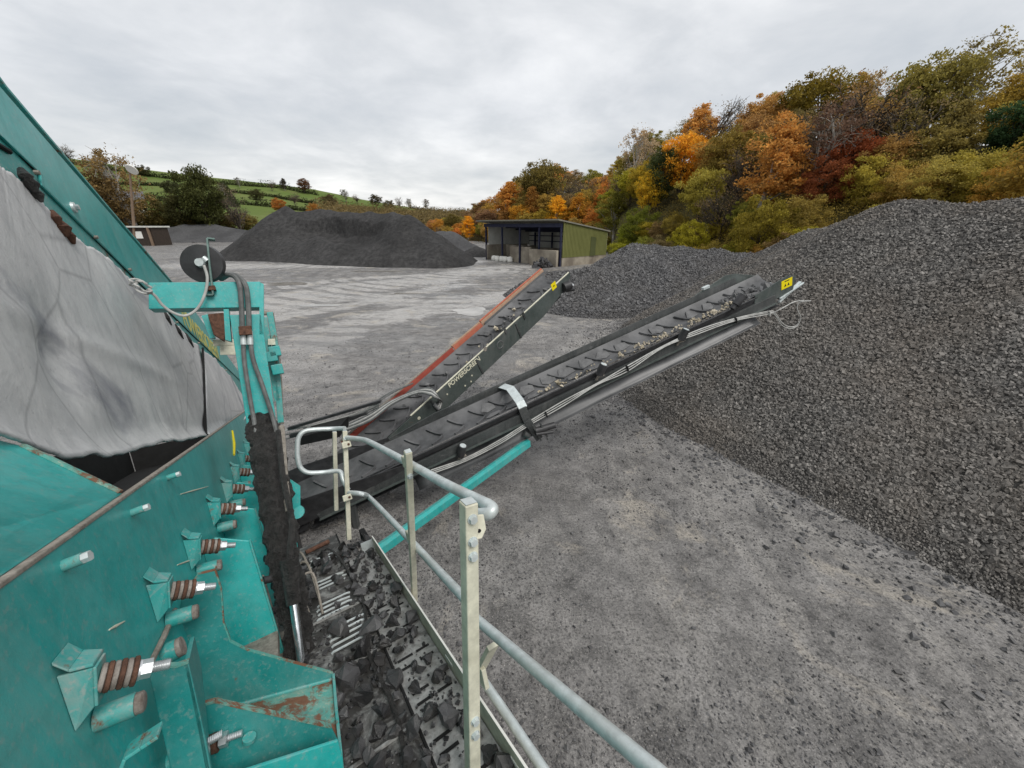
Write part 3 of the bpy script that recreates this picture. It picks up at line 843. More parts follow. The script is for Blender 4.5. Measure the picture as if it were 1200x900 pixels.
# ground cover between the trunks
def cover(name, label, pts, per, spread, size, colr):
    P, S, Tt = [], [], []
    for (x, y, z, h) in pts:
        m = per
        g = np.clip(R.normal(size=(m, 3)), -1.8, 1.8) * np.array([spread, spread, h * .4]); g[:, 2] = np.abs(g[:, 2])
        P.append(g + np.array([x, y, z])); S.append(size * R.uniform(.6, 1.4, m)); Tt.append(np.clip(R.normal(R.uniform(.2, .7), .18, m), 0, 1))
    v, f, t = leaf_cloud(np.concatenate(P), np.concatenate(S), np.concatenate(Tt))
    me = np_mesh(name, v, f, t); o = link(name, me, 'leaf'); o.color = (*colr, 1)
    o['kind'] = 'stuff'; o['label'] = label; o['category'] = 'undergrowth'
def bank_pts(n, a0, a1, d0, d1, h):
    out = []
    for _ in range(n):
        az = random.uniform(a0, a1); r = float(interp(FOOT, az)) + random.uniform(d0, d1)
        x, y = r * math.sin(math.radians(az)), r * math.cos(math.radians(az))
        out.append((x, y, float(bank_z(x, y)), h * random.uniform(.6, 1.5)))
    return out
cover('bramble_undergrowth', 'olive bramble undergrowth covering the wooded bank between the trees', bank_pts(520, 12, 66, -1, 32, 1.5), 110, .75, .13, (.16, .125, .04))
cover('bramble_undergrowth', 'mustard scrub along the foot of the bank behind the big stone pile', bank_pts(260, 26, 62, -3, 13, 1.9), 150, .6, .105, (.30, .225, .055))
cover('bramble_undergrowth', 'brown undergrowth below the trees on the hill behind the shed', bank_pts(260, -12, 13, -4, 55, 2.2), 70, 1.3, .3, (.11, .075, .03))

# farm hill: hedges, hedgerow trees, valley trees
def at_hill(px, py, lift=0.): return march(px, py, hill_z, lift, 150.)
def hedge(label, pix, h, colr=(.03, .036, .016)):
    pts = []
    for q in pix:
        p = at_hill(*q)
        if p is None:
            d = ray(*q); d = d / math.hypot(d.x, d.y); p = CAM + d * 512; p.z = float(hill_z(p.x, p.y))
        pts.append(p)
    if len(pts) < 2: return
    P, S, Tt = [], [], []
    for a, b in zip(pts[:-1], pts[1:]):
        n = max(2, int((b - a).length / 1.3))
        for k in range(n):
            c = a.lerp(b, (k + random.random()) / n); c.z = float(hill_z(c.x, c.y)); hh = h * random.choice([.8, .9, 1, 1, 1.1, 1.7])
            m = 60; g = np.clip(R.normal(size=(m, 3)), -1.7, 1.7) * np.array([1.2, 1.2, hh * .42]); g[:, 2] = np.abs(g[:, 2])
            P.append(g + np.array(c)); S.append(R.uniform(.5, 1.3, m) * .75); Tt.append(np.clip(R.normal(.5, .25, m), 0, 1))
    v, f, t = leaf_cloud(np.concatenate(P), np.concatenate(S), np.concatenate(Tt))
    b = pts[0]
    me = np_mesh('hedge', v - np.array(b), f, t); o = link('hedge', me, 'leaf'); o.location = b; o.color = (*colr, 1)
    o['label'] = label; o['category'] = 'hedge'; o['group'] = 'hedges on the farm hill'
hedge('dark hedge along the very crest of the farm hill', [(70, 190), (150, 203), (230, 214), (330, 221), (372, 229)], 5)
hedge('hedge crossing the green hill under the second field', [(100, 214), (190, 218), (260, 224), (320, 231), (372, 240)], 3.0)
hedge('lowest hedge on the green hill above the valley trees', [(150, 234), (240, 236), (300, 241), (350, 247), (400, 252)], 3.5)
hedge('short dark hedge running down the left of the hill', [(118, 200), (128, 214), (150, 238)], 4.5)
hedge('short hedge running down the hill beside the round oak', [(262, 219), (268, 230), (276, 243)], 3.5)
hedge('brownish hedge round the small far field left of the wood', [(480, 244), (515, 250), (545, 246)], 4, (.06, .05, .025))
hedge('long brown hedge below the far field behind the huge heap', [(385, 245), (430, 249), (500, 256), (545, 258)], 6, (.07, .055, .028))
rows = [(76, 181, 11, 'bare', GREY, 'leftmost bare tree on the crest of the farm hill'), (110, 190, 9, 'bare', BROWN, 'second bare tree from the left on the crest'),
        (222, 204, 9, 'sparse', (.05, .045, .03), 'small round dark tree on the crest behind the round oak'),
        (333, 217, 9, 'tall', (.055, .042, .03), 'dark tree on the crest left of the rusty one'), (356, 219, 11, 'broad', (.11, .055, .035), 'rusty brown tree on the crest above the huge heap'),
        (318, 218, 8, 'bare', GREY, 'bare tree on the crest left of the dark one'),
        (405, 230, 10, 'sparse', (.06, .055, .03), 'olive dark tree on the ridge above the middle of the heap'), (418, 234, 8, 'bare', BROWN, 'bare tree in the dip above the middle of the heap'),
        (440, 234, 9, 'bush', (.065, .05, .03), 'dark tree on the ridge above the heap right of the dip'), (468, 238, 9, 'bare', GREY, 'leftmost of three small trees by the far green field'),
        (479, 239, 9, 'sparse', (.07, .06, .04), 'middle of three small trees by the far green field'), (498, 239, 10, 'sparse', (.085, .06, .045), 'rightmost of three small trees by the far green field')]
rows += [(x, y, h, k, c, lab) for x, y, h, k, c, lab in (
    (128, 212, 8, 'bare', BROWN, 'bare hedge tree on the second hedge near the lamp mast'), (200, 219, 7, 'bush', (.05, .05, .025), 'dark bushy hedge tree left of the round oak on the second hedge'),
    (262, 224, 8, 'sparse', (.07, .06, .03), 'thin hedge tree right above the round oak'), (300, 228, 7, 'bush', (.055, .055, .025), 'dark bushy hedge tree between the round oak and the orange tree'),
    (345, 234, 8, 'bare', GREY, 'bare hedge tree above the small orange tree'), (240, 208, 6, 'bush', (.05, .045, .025), 'low dark bush on the crest above the round oak'),
    (280, 214, 7, 'sparse', (.06, .055, .03), 'thin dark tree on the crest right of the round oak'), (385, 236, 9, 'bush', (.085, .065, .035), 'brown bushy tree on the ridge left of the olive dark tree'),
    (455, 240, 8, 'bush', (.08, .065, .035), 'brown bushy tree on the ridge left of the three small trees'), (165, 200, 7, 'bush', (.055, .05, .025), 'low dark bush on the crest right of the lamp mast'))]
for px, py, h, kd, colr, lab in rows:
    p = at_hill(px, py, h * .55)
    if p is None:
        d = ray(px, py); d = d / math.hypot(d.x, d.y); p = CAM + d * 515
    p.z = float(hill_z(p.x, p.y)) - .3
    tree('hedgerow_tree', lab, 'tree', p, h * 1.25, kd, colr, 'trees along the crest of the farm hill', 1.1)
valley = [(143, 222, 24, 'sparse', (.20, .125, .065), 'big russet half bare tree behind the tall lamp mast', 1.0, 'ash_tree'),
          (238, 233, 19, 'broad', (.045, .052, .018), 'big round dark green oak standing above the low grey heap', .9, 'oak_tree'),
          (213, 248, 12, 'broad', (.05, .05, .02), 'dark green tree tucked left under the round oak', 1.2, 'oak_tree'),
          (276, 246, 14, 'bare', GREY, 'thin bare tree right of the round oak', .8, 'bare_tree'),
          (120, 240, 16, 'broad', (.085, .07, .025), 'olive tree behind the teal plate left of the lamp mast', 1.2, 'field_tree'),
          (172, 250, 14, 'broad', (.09, .075, .028), 'olive brown tree right of the lamp mast', 1.2, 'field_tree'),
          (195, 256, 10, 'broad', (.10, .08, .03), 'olive brown bushy tree above the brown hut', 1.3, 'field_tree'),
          (150, 262, 9, 'broad', (.045, .045, .02), 'dark bushy tree behind the brown hut', 1.4, 'field_tree'),
          (326, 241, 9, 'broad', (.36, .15, .04), 'small orange tree peeping over the peak of the huge heap', 1.1, 'maple_tree'),
          (366, 246, 8, 'broad', (.27, .13, .045), 'small rusty tree over the heap right of the orange one', 1.2, 'maple_tree'),
          (255, 262, 9, 'broad', (.13, .10, .038), 'straw coloured bush at the foot of the round oak', 1.6, 'field_bush'),
          (285, 262, 8, 'broad', (.14, .105, .04), 'straw coloured bush left of the peak of the huge heap', 1.6, 'field_bush'),
          (228, 264, 8, 'broad', (.11, .09, .03), 'olive straw bush behind the low grey heap', 1.6, 'field_bush')]
for px, py, h, kd, colr, lab, wd, nm in valley:
    d = ray(px, py); d = d / math.hypot(d.x, d.y); p = CAM + d * random.uniform(158, 185)
    p.z = float(hill_z(p.x, p.y)) - .3
    # stand it so the crown sits where the photo shows it
    want = (CAM + d * math.hypot(p.x, p.y)).z
    hh = max(h * .5, (want - p.z) / .58)
    if nm == 'maple_tree':
        p2 = at_hill(px, py, h * .5)
        if p2: p = Vector((p2.x, p2.y, float(hill_z(p2.x, p2.y)) - .3)); hh = h
    tree(nm, lab, 'bush' if 'bush' in nm else 'tree', p, hh, kd, colr, None, wd * h / hh if hh > h else wd)
# brown wood along the lower slope behind the heap
def wood_strip():
    pts = []
    for _ in range(520):
        px = random.uniform(375, 552); py = random.uniform(244 + max(0, (px - 380)) * .05, 268)
        p = at_hill(px, py)
        if p: pts.append((p.x, p.y, p.z, 8 * random.uniform(.5, 1.4)))
    P, S, Tt = [], [], []
    cover('far_wood', 'far brown and olive wood on the slope behind the huge black heap', pts, 95, 3.2, .8, (.13, .098, .05))
wood_strip()

# farmhouse glimpsed through the trees
def farmhouse():
    d = ray(138, 240); d = d / math.hypot(d.x, d.y); p = CAM + d * 190; p.z = float(hill_z(p.x, p.y)) - .3
    want = (CAM + d * 190).z
    root = T('farmhouse', 'cream farmhouse with slate roof glimpsed through trees left of the lamp mast', 'house', p)
    a = Vector((d.y, -d.x, 0)).normalized(); b = Vector((d.x, d.y, 0)).normalized()
    hh = max(5, want - p.z + 1.5)
    mb = MB(); o = p - a * 7; mb.box(o, a * 14, b * 7, UP * hh); mb.build('wall', 'render_white', root, 0)
    mb = MB(); mb.prism([o - a * .4 - b * .4 + UP * hh, o - a * .4 + b * 3.5 + UP * (hh + 3), o - a * .4 + b * 7.4 + UP * hh], a * 14.8); mb.build('roof', 'slate', root, 0)
    for k in range(4):
        mb = MB(); mb.box(o + a * (1.6 + 3.2 * k) - b * .03 + UP * (hh - 2.4), a * 1.1, b * .1, UP * 1.4); mb.build('window', 'black', root, 0)
farmhouse()

# ------------------------------------------------------------------ lamp mast and hut
def mast():
    p = on_z(158.5, 288); root = T('lamp_mast', 'tall slim brown lamp mast with pale round lamp left of the huge heap', 'lamp post', p)
    top = on_plane(152, 199, Vector((0, 1, 0)), p.y)
    mb = MB(); mb.tube([p, p.lerp(top, .5), top], [.34, .27, .2], 10); mb.build('pole', 'pole', root)
    mb = MB(); mb.tube([top, top + UP * .9 + Vector((.5, 0, 0))], .16, 8); mb.build('lamp_arm', 'pole', root)
    mb = MB(); c = top + Vector((.9, -.3, .1)); mb.tube([c + Vector((0, -.25, -.2)), c + Vector((0, -.12, -.1)), c + Vector((0, .3, .25))], [1.15, 1.2, .5], 18); mb.build('lamp_head', 'white', root)
mast()
def hut():
    a = on_z(150, 288); b = on_z(183, 288); ax = (b - a).normalized(); ay = Vector((-ax.y, ax.x, 0)); Lh = (b - a).length; hh = 4.2
    a = a - ax * 4; Lh += 4
    root = T('hut', 'small dark brown flat roofed hut at the foot of the lamp mast', 'hut', a)
    mb = MB(); mb.box(a, ax * Lh, ay * 5, UP * hh); mb.build('wall', 'hut', root, 0)
    mb = MB(); mb.box(a - ax * .3 - ay * .5 + UP * hh, ax * (Lh + .6), ay * 6, UP * .35); mb.build('roof', 'cladding_pale', root, 0)
    mb = MB(); mb.box(a + ax * (Lh - 4.2) - ay * .06 + UP * 1.7, ax * 1.7, ay * .05, UP * 1.6); mb.build('notice', 'white', root, 0)
    for k in (.06, .94):
        mb = MB(); mb.box(a + ax * (Lh * k) - ay * .5, ax * .4, ay * .4, UP * hh); mb.build('post', 'pole', root, 0)
hut()

# ------------------------------------------------------------------ shed
def shed():
    P1 = on_z(571, 304); P2 = on_z(659, 312.5)
    fx = (P2 - P1).normalized(); fy = Vector((-fx.y, fx.x, 0))      # along the front, into the shed
    if fy.y < 0: fy = -fy
    W_ = (P2 - P1).length; Dp = 8.6; hf = 4.95; hb = 3.85
    root = T('open_front_shed', 'open fronted olive green shed with concrete bays below the autumn wood', 'shed', P1)
    Q = lambda u, v, z: P1 + fx * u + fy * v + UP * z
    zr = lambda v: hf + (hb - hf) * v / Dp
    # roof
    mb = MB(); mb.prism([Q(-.7, -1.3, zr(-1.3) + .0), Q(-.7, Dp + .3, zr(Dp + .3)), Q(-.7, Dp + .3, zr(Dp + .3) + .14), Q(-.7, -1.3, zr(-1.3) + .14)], fx * (W_ + .9)); mb.build('roof', 'roof_edge', root, 0)
    # back wall, corrugated
    def corrug(mb, o, a, n, hgt0, hgt1, nrm, pitch=.25, dep=.05):
        k = int(a.length / pitch)
        for i in range(k):
            t0, t1 = i / k, (i + .5) / k
            p = o + a * t0; q = o + a * t1; h0 = hgt0 + (hgt1 - hgt0) * t0
            mb.prism([p, q, q + nrm * dep, p + nrm * dep], UP * (h0 - .02))
    mb = MB(); mb.box(Q(0, Dp - .1, 1.5), fx * W_, fy * .06, UP * (hb - 1.6)); corrug(mb, Q(0, Dp - .1, 1.5), fx * W_, 0, hb - 1.6, hb - 1.6, -fy, .5, .06); mb.build('back_wall', 'cladding_pale', root, 0)
    mb = MB(); mb.box(Q(0, Dp - .5, 0), fx * W_, fy * .35, UP * 1.5); mb.build('back_bay_wall', 'concrete', root, 0)
    # left wall and the olive right wall
    mb = MB(); mb.prism([Q(.02, .3, 1.8), Q(.02, Dp, 1.8), Q(.02, Dp, zr(Dp) - .03), Q(.02, .3, zr(.3) - .03)], fx * .05); mb.build('end_wall', 'cladding_pale', root, 0)
    mb = MB(); mb.prism([Q(W_ - .06, -.1, 1.0), Q(W_ - .06, Dp, 1.0), Q(W_ - .06, Dp, zr(Dp) - .02), Q(W_ - .06, -.1, zr(-.1) - .02)], fx * .06)
    k = 34
    for i in range(k):
        v0, v1 = -.1 + (Dp + .1) * i / k, -.1 + (Dp + .1) * (i + .5) / k
        mb.prism([Q(W_, v0, 1.0), Q(W_, v1, 1.0), Q(W_, v1, zr(v1) - .05), Q(W_, v0, zr(v0) - .05)], fx * .05)
    mb.build('cladding_wall', 'cladding_green', root, 0)
    mb = MB(); mb.prism([Q(W_ + .052, 5.1, 1.0), Q(W_ + .052, 6.1, 1.0), Q(W_ + .052, 6.1, zr(6.1) - 1.0), Q(W_ + .052, 5.1, zr(5.1) - 1.0)], fx * .05); mb.build('door', 'cladding_dark', root, 0)
    mb = MB(); mb.box(Q(W_ - .35, -.1, 0), fx * .34, fy * (Dp + .1), UP * 1.0); mb.build('plinth', 'concrete', root, 0)
    # bays in front: three stub walls stepping towards the yard
    for (u0, u1, v, h) in ((.0, 4.9, 3.2, 2.0), (5.1, 9.1, -.1, 2.0), (9.8, 14.4, -1.0, 1.85)):
        u1 = min(u1, W_ - .1)
        if u0 == 0: mm = MB(); mm.box(Q(0, -.3, 0), fx * .45, fy * 3.4, UP * 2.05); mm.build('bay_wall', 'concrete', root, 0, .02)
        mb = MB(); mb.box(Q(u0, v, 0), fx * (u1 - u0), fy * .35, UP * h); mb.box(Q(u0, v + .353, 0), fx * .4, fy * 4.2, UP * (h - .003)); mb.build('bay_wall', 'concrete', root, 0, .02)
    for i in range(5):
        u = .1 + (W_ - .4) * i / 4
        mb = MB(); mb.box(Q(u, -.35, 0), fx * .18, fy * .2, UP * (zr(-.35) - .25)); mb.build('post', 'steel_blue', root, 0)
        if i < 4:
            mb = MB(); mb.box(Q(u + W_ / 9, Dp - .75, 0), fx * .22, fy * .2, UP * (zr(Dp) - .2)); mb.build('post', 'steel_blue', root, 0)
    mb = MB(); mb.box(Q(0, -.45, zr(-.4) - .62), fx * W_, fy * .12, UP * .42); mb.build('eaves_beam', 'steel_blue', root, 0)
    for v in (1.5, 3.5, 5.5, 7.5):
        mb = MB(); mb.box(Q(.1, v, zr(v) - .27), fx * (W_ - .25), fy * .15, UP * .22); mb.build('purlin', 'steel_blue', root, 0)
    for z in (2.35, 3.1):
        mb = MB(); mb.box(Q(0.1, Dp - .28, z), fx * (W_ - .3), fy * .1, UP * .12); mb.build('wall_rail', 'steel_blue', root, 0)
    # white bags in the first bay
    for k in range(5):
        c = Q(2.3 + .82 * k, -.55 - .12 * (k % 2), .0)
        mb = MB(); n = 9
        rr = random.Random(k)
        for i, (z, s) in enumerate(((.0, .33), (.12, .42), (.4, .43), (.62, .36), (.7, .16))):
            for j in range(n):
                a = 2 * PI * j / n; q = s * (1 + rr.uniform(-.08, .08))
                mb.v.append(c + Vector((q * math.cos(a), q * math.sin(a), z)))
        for i in range(4):
            for j in range(n): mb.f.append((i * n + j, i * n + (j + 1) % n, (i + 1) * n + (j + 1) % n, (i + 1) * n + j))
        mb.f.append(tuple(range(4 * n, 5 * n))); mb.f.append(tuple(range(n))[::-1])
        o = mb.build('white_bag', 'white'); o.location = (0, 0, 0)
        o['label'] = 'plump white bag in the row before the left concrete bay of the shed'; o['category'] = 'bag'; o['group'] = 'white bags by the shed'
    # dark scrap heap at the corner
    root2 = T('scrap_heap', 'dark scrap heap against the right front corner of the shed', 'heap', Q(13.6, -2.6, 0))
    n = 60; a = R.uniform(0, 6.28, n); r = R.random(n) * 1.3
    P = np.stack([r * np.cos(a), r * np.sin(a), np.clip(1.25 - r * .8, .1, 2) * R.random(n)], -1)
    link('scrap_lumps', stones_mesh('scrap_lumps', P, R.uniform(.25, .7, n)), 'rock', root2)['kind'] = 'stuff'
shed()

# ------------------------------------------------------------------ the screening machine (teal)
machine = T('screening_machine', 'teal mobile screening machine with bolted side plates filling the left foreground', 'machine', tuple(L(-.9, 3.5, 0).xy) + (0,))
CP = -.5
TOPN = -.265
def side_plate():
    mb = MB(); mb.box(L(CP - .012, -.4, -1.75), C * .012, D * 8.6, N * (1.75 + TOPN)); mb.build('side_plate', 'teal', machine, 0)
    mb = MB(); mb.box(L(CP - .021, -.4, TOPN), C * .024, D * 8.6, N * .012); mb.build('plate_rim', 'rim', machine, 0, .003)
    # far side wall, deck and end of the screen box; walls painted black for the shade inside
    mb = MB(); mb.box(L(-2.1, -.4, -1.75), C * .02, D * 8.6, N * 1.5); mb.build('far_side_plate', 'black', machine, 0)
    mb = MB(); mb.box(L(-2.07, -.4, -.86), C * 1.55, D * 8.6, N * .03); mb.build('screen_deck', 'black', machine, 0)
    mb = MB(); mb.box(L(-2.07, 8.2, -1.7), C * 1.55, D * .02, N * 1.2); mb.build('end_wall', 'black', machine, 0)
    # lip plate rising inwards from the rim
    a = L(CP - .014, -.35, TOPN + .014); b = L(CP - .014, 1.84, TOPN + .014)
    inn = lambda d, c: L(c, d, TOPN + .014 + (CP - .014 - c) * 1.0)
    mb = MB(); mb.prism([a, b, inn(1.95, -.735), inn(1.9, -.80), inn(-.35, -.80)], (N - C).normalized() * .012); mb.build('lip_plate', 'teal', machine, 0, .003)
    mb = MB(); q0 = inn(1.95, -.735); mb.bar(b + N * .008 - D * .004, q0 + N * .008 - D * .004, .010, .016, D); mb.build('lip_edge', 'teal_rust', machine, 0)
side_plate()

# tension brackets: an angled plate, a stack of rusty springs, a nut and a threaded end
AXB = (C * .90 - N * .40 + D * .18).normalized()
def frame_of(ax):
    u = (D - ax * D.dot(ax)).normalized(); return u, ax.cross(u).normalized()
def washer_stack(mb, o, ax, r, lens):
    p = Vector(o)
    for k, (l, s) in enumerate(lens):
        mb.tube([p, p + ax * .08 * l, p + ax * .92 * l, p + ax * l], [r * s * .93, r * s, r * s, r * s * .93], 18); p = p + ax * l * 1.03
    return p
def hexnut(mb, o, ax, r, l):
    u, w_ = frame_of(ax); pts = [Vector(o) + (u * math.cos(k * PI / 3) + w_ * math.sin(k * PI / 3)) * r for k in range(6)]
    mb.prism(pts, ax * l)
def thread(mb, o, ax, r, l, n=11):
    pts, rs = [], []
    for k in range(n * 2 + 1):
        pts.append(Vector(o) + ax * (l * k / (2 * n))); rs.append(r if k % 2 else r * .86)
    mb.tube(pts, rs, 12)

def tension_bracket(d, n, s=1.0, lod=0):
    c0 = CP + .001
    b = MB()
    o = L(c0, d, n)
    # vertical web across the plate, then the sloped top flange
    h, wd = .105 * s, .058 * s
    web = [L(c0, d - .035 * s, n + .055 * s), L(c0 + wd * .95, d - .01 * s, n + .028 * s), L(c0 + wd * .62, d - .01 * s, n - .075 * s), L(c0, d - .035 * s, n - h)]
    b.prism(web, D * .007)
    top = [L(c0, d - .037 * s, n + .088 * s), L(c0 + .022 * s, d - .034 * s, n + .052 * s), L(c0 + wd, d - .012 * s, n + .032 * s), L(c0 + wd, d + .06 * s, n + .032 * s), L(c0 + .022 * s, d + .06 * s, n + .052 * s), L(c0, d + .06 * s, n + .088 * s)]
    for i, j in ((0, 1), (1, 2)):
        k = 5 - i; m = 5 - j
        b.prism([top[i], top[j], top[m], top[k]], N * .007)
    face = [L(c0 + wd * .95, d - .012 * s, n + .03 * s), L(c0 + wd * .95, d + .058 * s, n + .03 * s), L(c0 + wd * .62, d + .058 * s, n - .075 * s), L(c0 + wd * .62, d - .012 * s, n - .075 * s)]
    b.prism(face, AXB * .006)
    br = b.build('tension_bracket', 'teal_worn', machine, 0, .002)
    st = L(c0 + wd * .80, d + .024 * s, n - .022 * s)
    ra = MB(); wa = MB(); p = Vector(st)
    for k in range(6):
        (ra if k % 2 else wa).tube([p, p + AXB * .002, p + AXB * .011 * s, p + AXB * .013 * s], [.034 * s, .038 * s, .038 * s, .034 * s] if k % 2 else [.033 * s, .036 * s, .036 * s, .033 * s], 18)
        p = p + AXB * .0133 * s
    ra.build('spring_washer', 'rust', br); wa.build('spacer_washer', 'washer', br)
    nb = MB(); nb.cyl(p, p + AXB * .006 * s, .027 * s, 18); hexnut(nb, p + AXB * .0062 * s, AXB, .025 * s, .024 * s); nb.build('nut', 'zinc', br, 30)
    tb = MB(); thread(tb, p + AXB * .030 * s, AXB, .0155 * s, .042 * s); tb.build('threaded_end', 'zinc', br, 30)
    # tubular cross member end below the bracket
    q = L(c0, d + .068 * s, n - .152 * s); ax = (C - N * .12).normalized()
    sb = MB(); sb.tube([q, q + ax * .085 * s], .032 * s, 18); s1 = sb.build('cross_tube', 'teal_worn', machine, 40)
    cb = MB(); cb.tube([q + ax * .0853 * s, q + ax * .100 * s, q + ax * .104 * s], [.029 * s, .029 * s, .024 * s], 18); cb.build('tube_cap', 'washer', s1, 40)
for i, (px, py) in enumerate(((80, 806), (178, 697), (219, 643), (246, 597), (262, 573), (272, 553), (280, 537), (287, 524), (291.5, 515))):
    p = on_c(px, py, CP) - CAM
    tension_bracket(p.dot(D), p.dot(N), (.80, .86, .92, .98, 1.02, 1.05, 1.05, 1.05, 1.05)[i])
# lower row of bolts
for px, py in ((246, 868), (283, 667), (288, 712), (292, 640), (296, 608)):
    p = on_c(px, py, CP + .1)
    m = MB(); e = p - C * .1
    m.tube([e, e + C * .03], .026, 14); st = m.build('stud_boss', 'teal_worn', machine)
    m = MB(); q = e + C * .031; m.tube([q, q + C * .03], .029, 16); m.build('spring_washer', 'rust', st)
    m = MB(); q = q + C * .031; hexnut(m, q, C, .022, .02); thread(m, q + C * .0205, C, .012, .05); m.build('nut', 'zinc', st, 30)
for px, py in ((74, 663), (154, 601), (196, 560)):
    p = on_c(px, py, CP); r = .0135 if px < 100 else .0125
    m = MB(); ax = (C * .95 + N * .1 - D * .08).normalized(); m.tube([p, p + ax * .035], r * 1.05, 14); st = m.build('stud', 'teal_worn', machine)
    m = MB(); hexnut(m, p + ax * .0352, ax, r * .95, .014); m.build('stud_cap', 'galv', st, 30)
# pale scuffs that the loader left on the plate, raised drips of weld and dust
for (px0, py0, px1, py1) in ((128, 738, 146, 728), (208, 662, 236, 652), (212, 579, 244, 570)):
    a = on_c(px0, py0, CP + .001); b = on_c(px1, py1, CP + .001)
    m = MB(); m.tube([a, a.lerp(b, .4), b], [.002, .004, .0015], 6); m.build('weld_scar', 'galv_cream', machine)

def support_bracket():
    """big welded gusset box in the near foreground"""
    d2, d1 = 2.0, 1.62
    P = lambda px, py, d: on_d(px, py, d)
    back = [P(203, 752, d2), P(213, 700, d2), P(232, 673, d2), P(252, 668, d2), P(259, 690, d2), P(262, 730, d2), P(270, 752, d2), P(290, 762, d2), P(390, 789, d2), P(388, 806, d2), P(262, 836, d2), P(236, 842, d2), P(225, 900, d2), P(205, 900, d2)]
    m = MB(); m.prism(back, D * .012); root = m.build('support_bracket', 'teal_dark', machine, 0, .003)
    m = MB()
    for a, b in zip(back[1:8], back[2:9]): m.bar(a + D * .006 + (b - a).normalized() * -.001, b + D * .006, .014, .005, N)
    m.build('worn_edge', 'teal_rust', root, 0)
    rib = [P(238, 826, d1), P(252, 822, d1), P(388, 852, d1), P(396, 868, d1), P(398, 880, d1), P(300, 930, d1), P(238, 960, d1)]
    m = MB(); m.prism(rib, D * .012); m.build('rib', 'teal_dark', root, 0, .003)
    m = MB()
    for a, b in zip(rib[0:2], rib[1:3]): m.bar(a + D * .006, b + D * .006, .02, .006, N)
    m.build('worn_edge', 'teal_rust', root, 0)
    # bottom plate between the two ribs and the end flange
    a, b = P(240, 838, d2 - .004), P(389, 797, d2 - .004); c, e = P(398, 881, d1 + .014), P(240, 930, d1 + .014)
    m = MB(); m.prism([a, b, c, e], -N * .012); m.build('floor_plate', 'teal_rust', root, 0, .002)
    e0 = P(389, 790, d2); e1 = P(396, 868, d1); f1 = P(400, 960, d1 - .05); f0 = P(391, 880, d2)
    m = MB(); m.prism([e0, P(389.5, 800, d2), P(404, 960, d1 - .1), P(397, 880, d1 - .003), P(392, 830, d1 + .2)], C * .012); m.build('end_flange', 'teal_worn', root, 0, .002)
    m = MB(); m.tube([a.lerp(b, t) + N * .004 for t in (0, .2, .4, .6, .8, 1)], .008, 8); m.build('weld_seam', 'teal_worn', root)
    # lower rib of the next bay, nearer the lens
    low = [P(250, 915, d1 - .12), P(396, 868, d1 - .12), P(402, 890, d1 - .12), P(402, 960, d1 - .12), P(250, 960, d1 - .12)]
    m = MB(); m.prism(low, D * .012); m.build('rib', 'teal', root, 0, .003)
    # bolt through the floor and the fallen washer
    p = P(258, 868, d1 - .01); ax = (C * .93 - N * .1 - D * .2).normalized()
    m = MB(); m.tube([p - ax * .03, p - ax * .005], .030, 16); m.build('spring_washer', 'rust', root)
    m = MB(); hexnut(m, p, ax, .022, .022); thread(m, p + ax * .0225, ax, .011, .04, 8); m.build('nut', 'zinc', root, 30)
    p = P(292, 867, d1 - .02); ax = (C * .25 + N * .9 - D * .2).normalized()
    m = MB(); m.tube([p, p + ax * .012], .020, 18); m.build('pipe_end', 'teal_worn', root)
support_bracket()

def front_stiffener():
    dd = 1.44
    P = lambda px, py: on_d(px, py, dd)
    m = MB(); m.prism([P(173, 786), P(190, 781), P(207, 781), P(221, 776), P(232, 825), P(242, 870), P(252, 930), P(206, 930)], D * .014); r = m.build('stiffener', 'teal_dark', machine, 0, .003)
    m = MB()
    e = [P(173, 786), P(190, 781), P(207, 781), P(221, 776)]
    for a, b in zip(e[:-1], e[1:]): m.bar(a + D * .007, b + D * .007, .018, .006, N)
    m.build('worn_edge', 'teal_rust', r, 0)
    # side web back to the plate with its rusty weld edge
    a, b = on_c(172, 786, CP + .004), on_c(205, 715, CP + .004)
    m = MB(); m.tube([a, a.lerp(b, .5) + C * .004, b], .009, 8); m.build('weld_seam', 'rim', r)
    a = P(221, 776); m = MB(); m.prism([P(221, 776), P(232, 825), P(252, 930), on_d(252, 930, dd + .12), on_d(236, 780, dd + .12), on_d(228, 745, dd + .12)], -C * .012); m.build('side_web', 'teal_dark', r, 0, .002)
    # tube end looking out above the stiffener
    p = on_d(193, 768, 1.72); ax = (C * .96 + N * .12).normalized()
    m = MB(); m.tube([p - C * .06, p + ax * .035], .033, 18); t = m.build('cross_tube', 'teal_worn', r)
    m = MB(); m.tube([p + ax * .0352, p + ax * .05], .031, 18); m.build('tube_cap', 'washer', t)
    # rounded hose clip strap low at the left
    m = MB(); q = [on_d(140, 905, 1.2), on_d(150, 880, 1.2), on_d(168, 868, 1.2), on_d(188, 855, 1.2)]
    for a, b in zip(q[:-1], q[1:]): m.bar(a, b, .05, .008, N)
    m.build('strap', 'teal_worn', r, 0, .002)
front_stiffener()

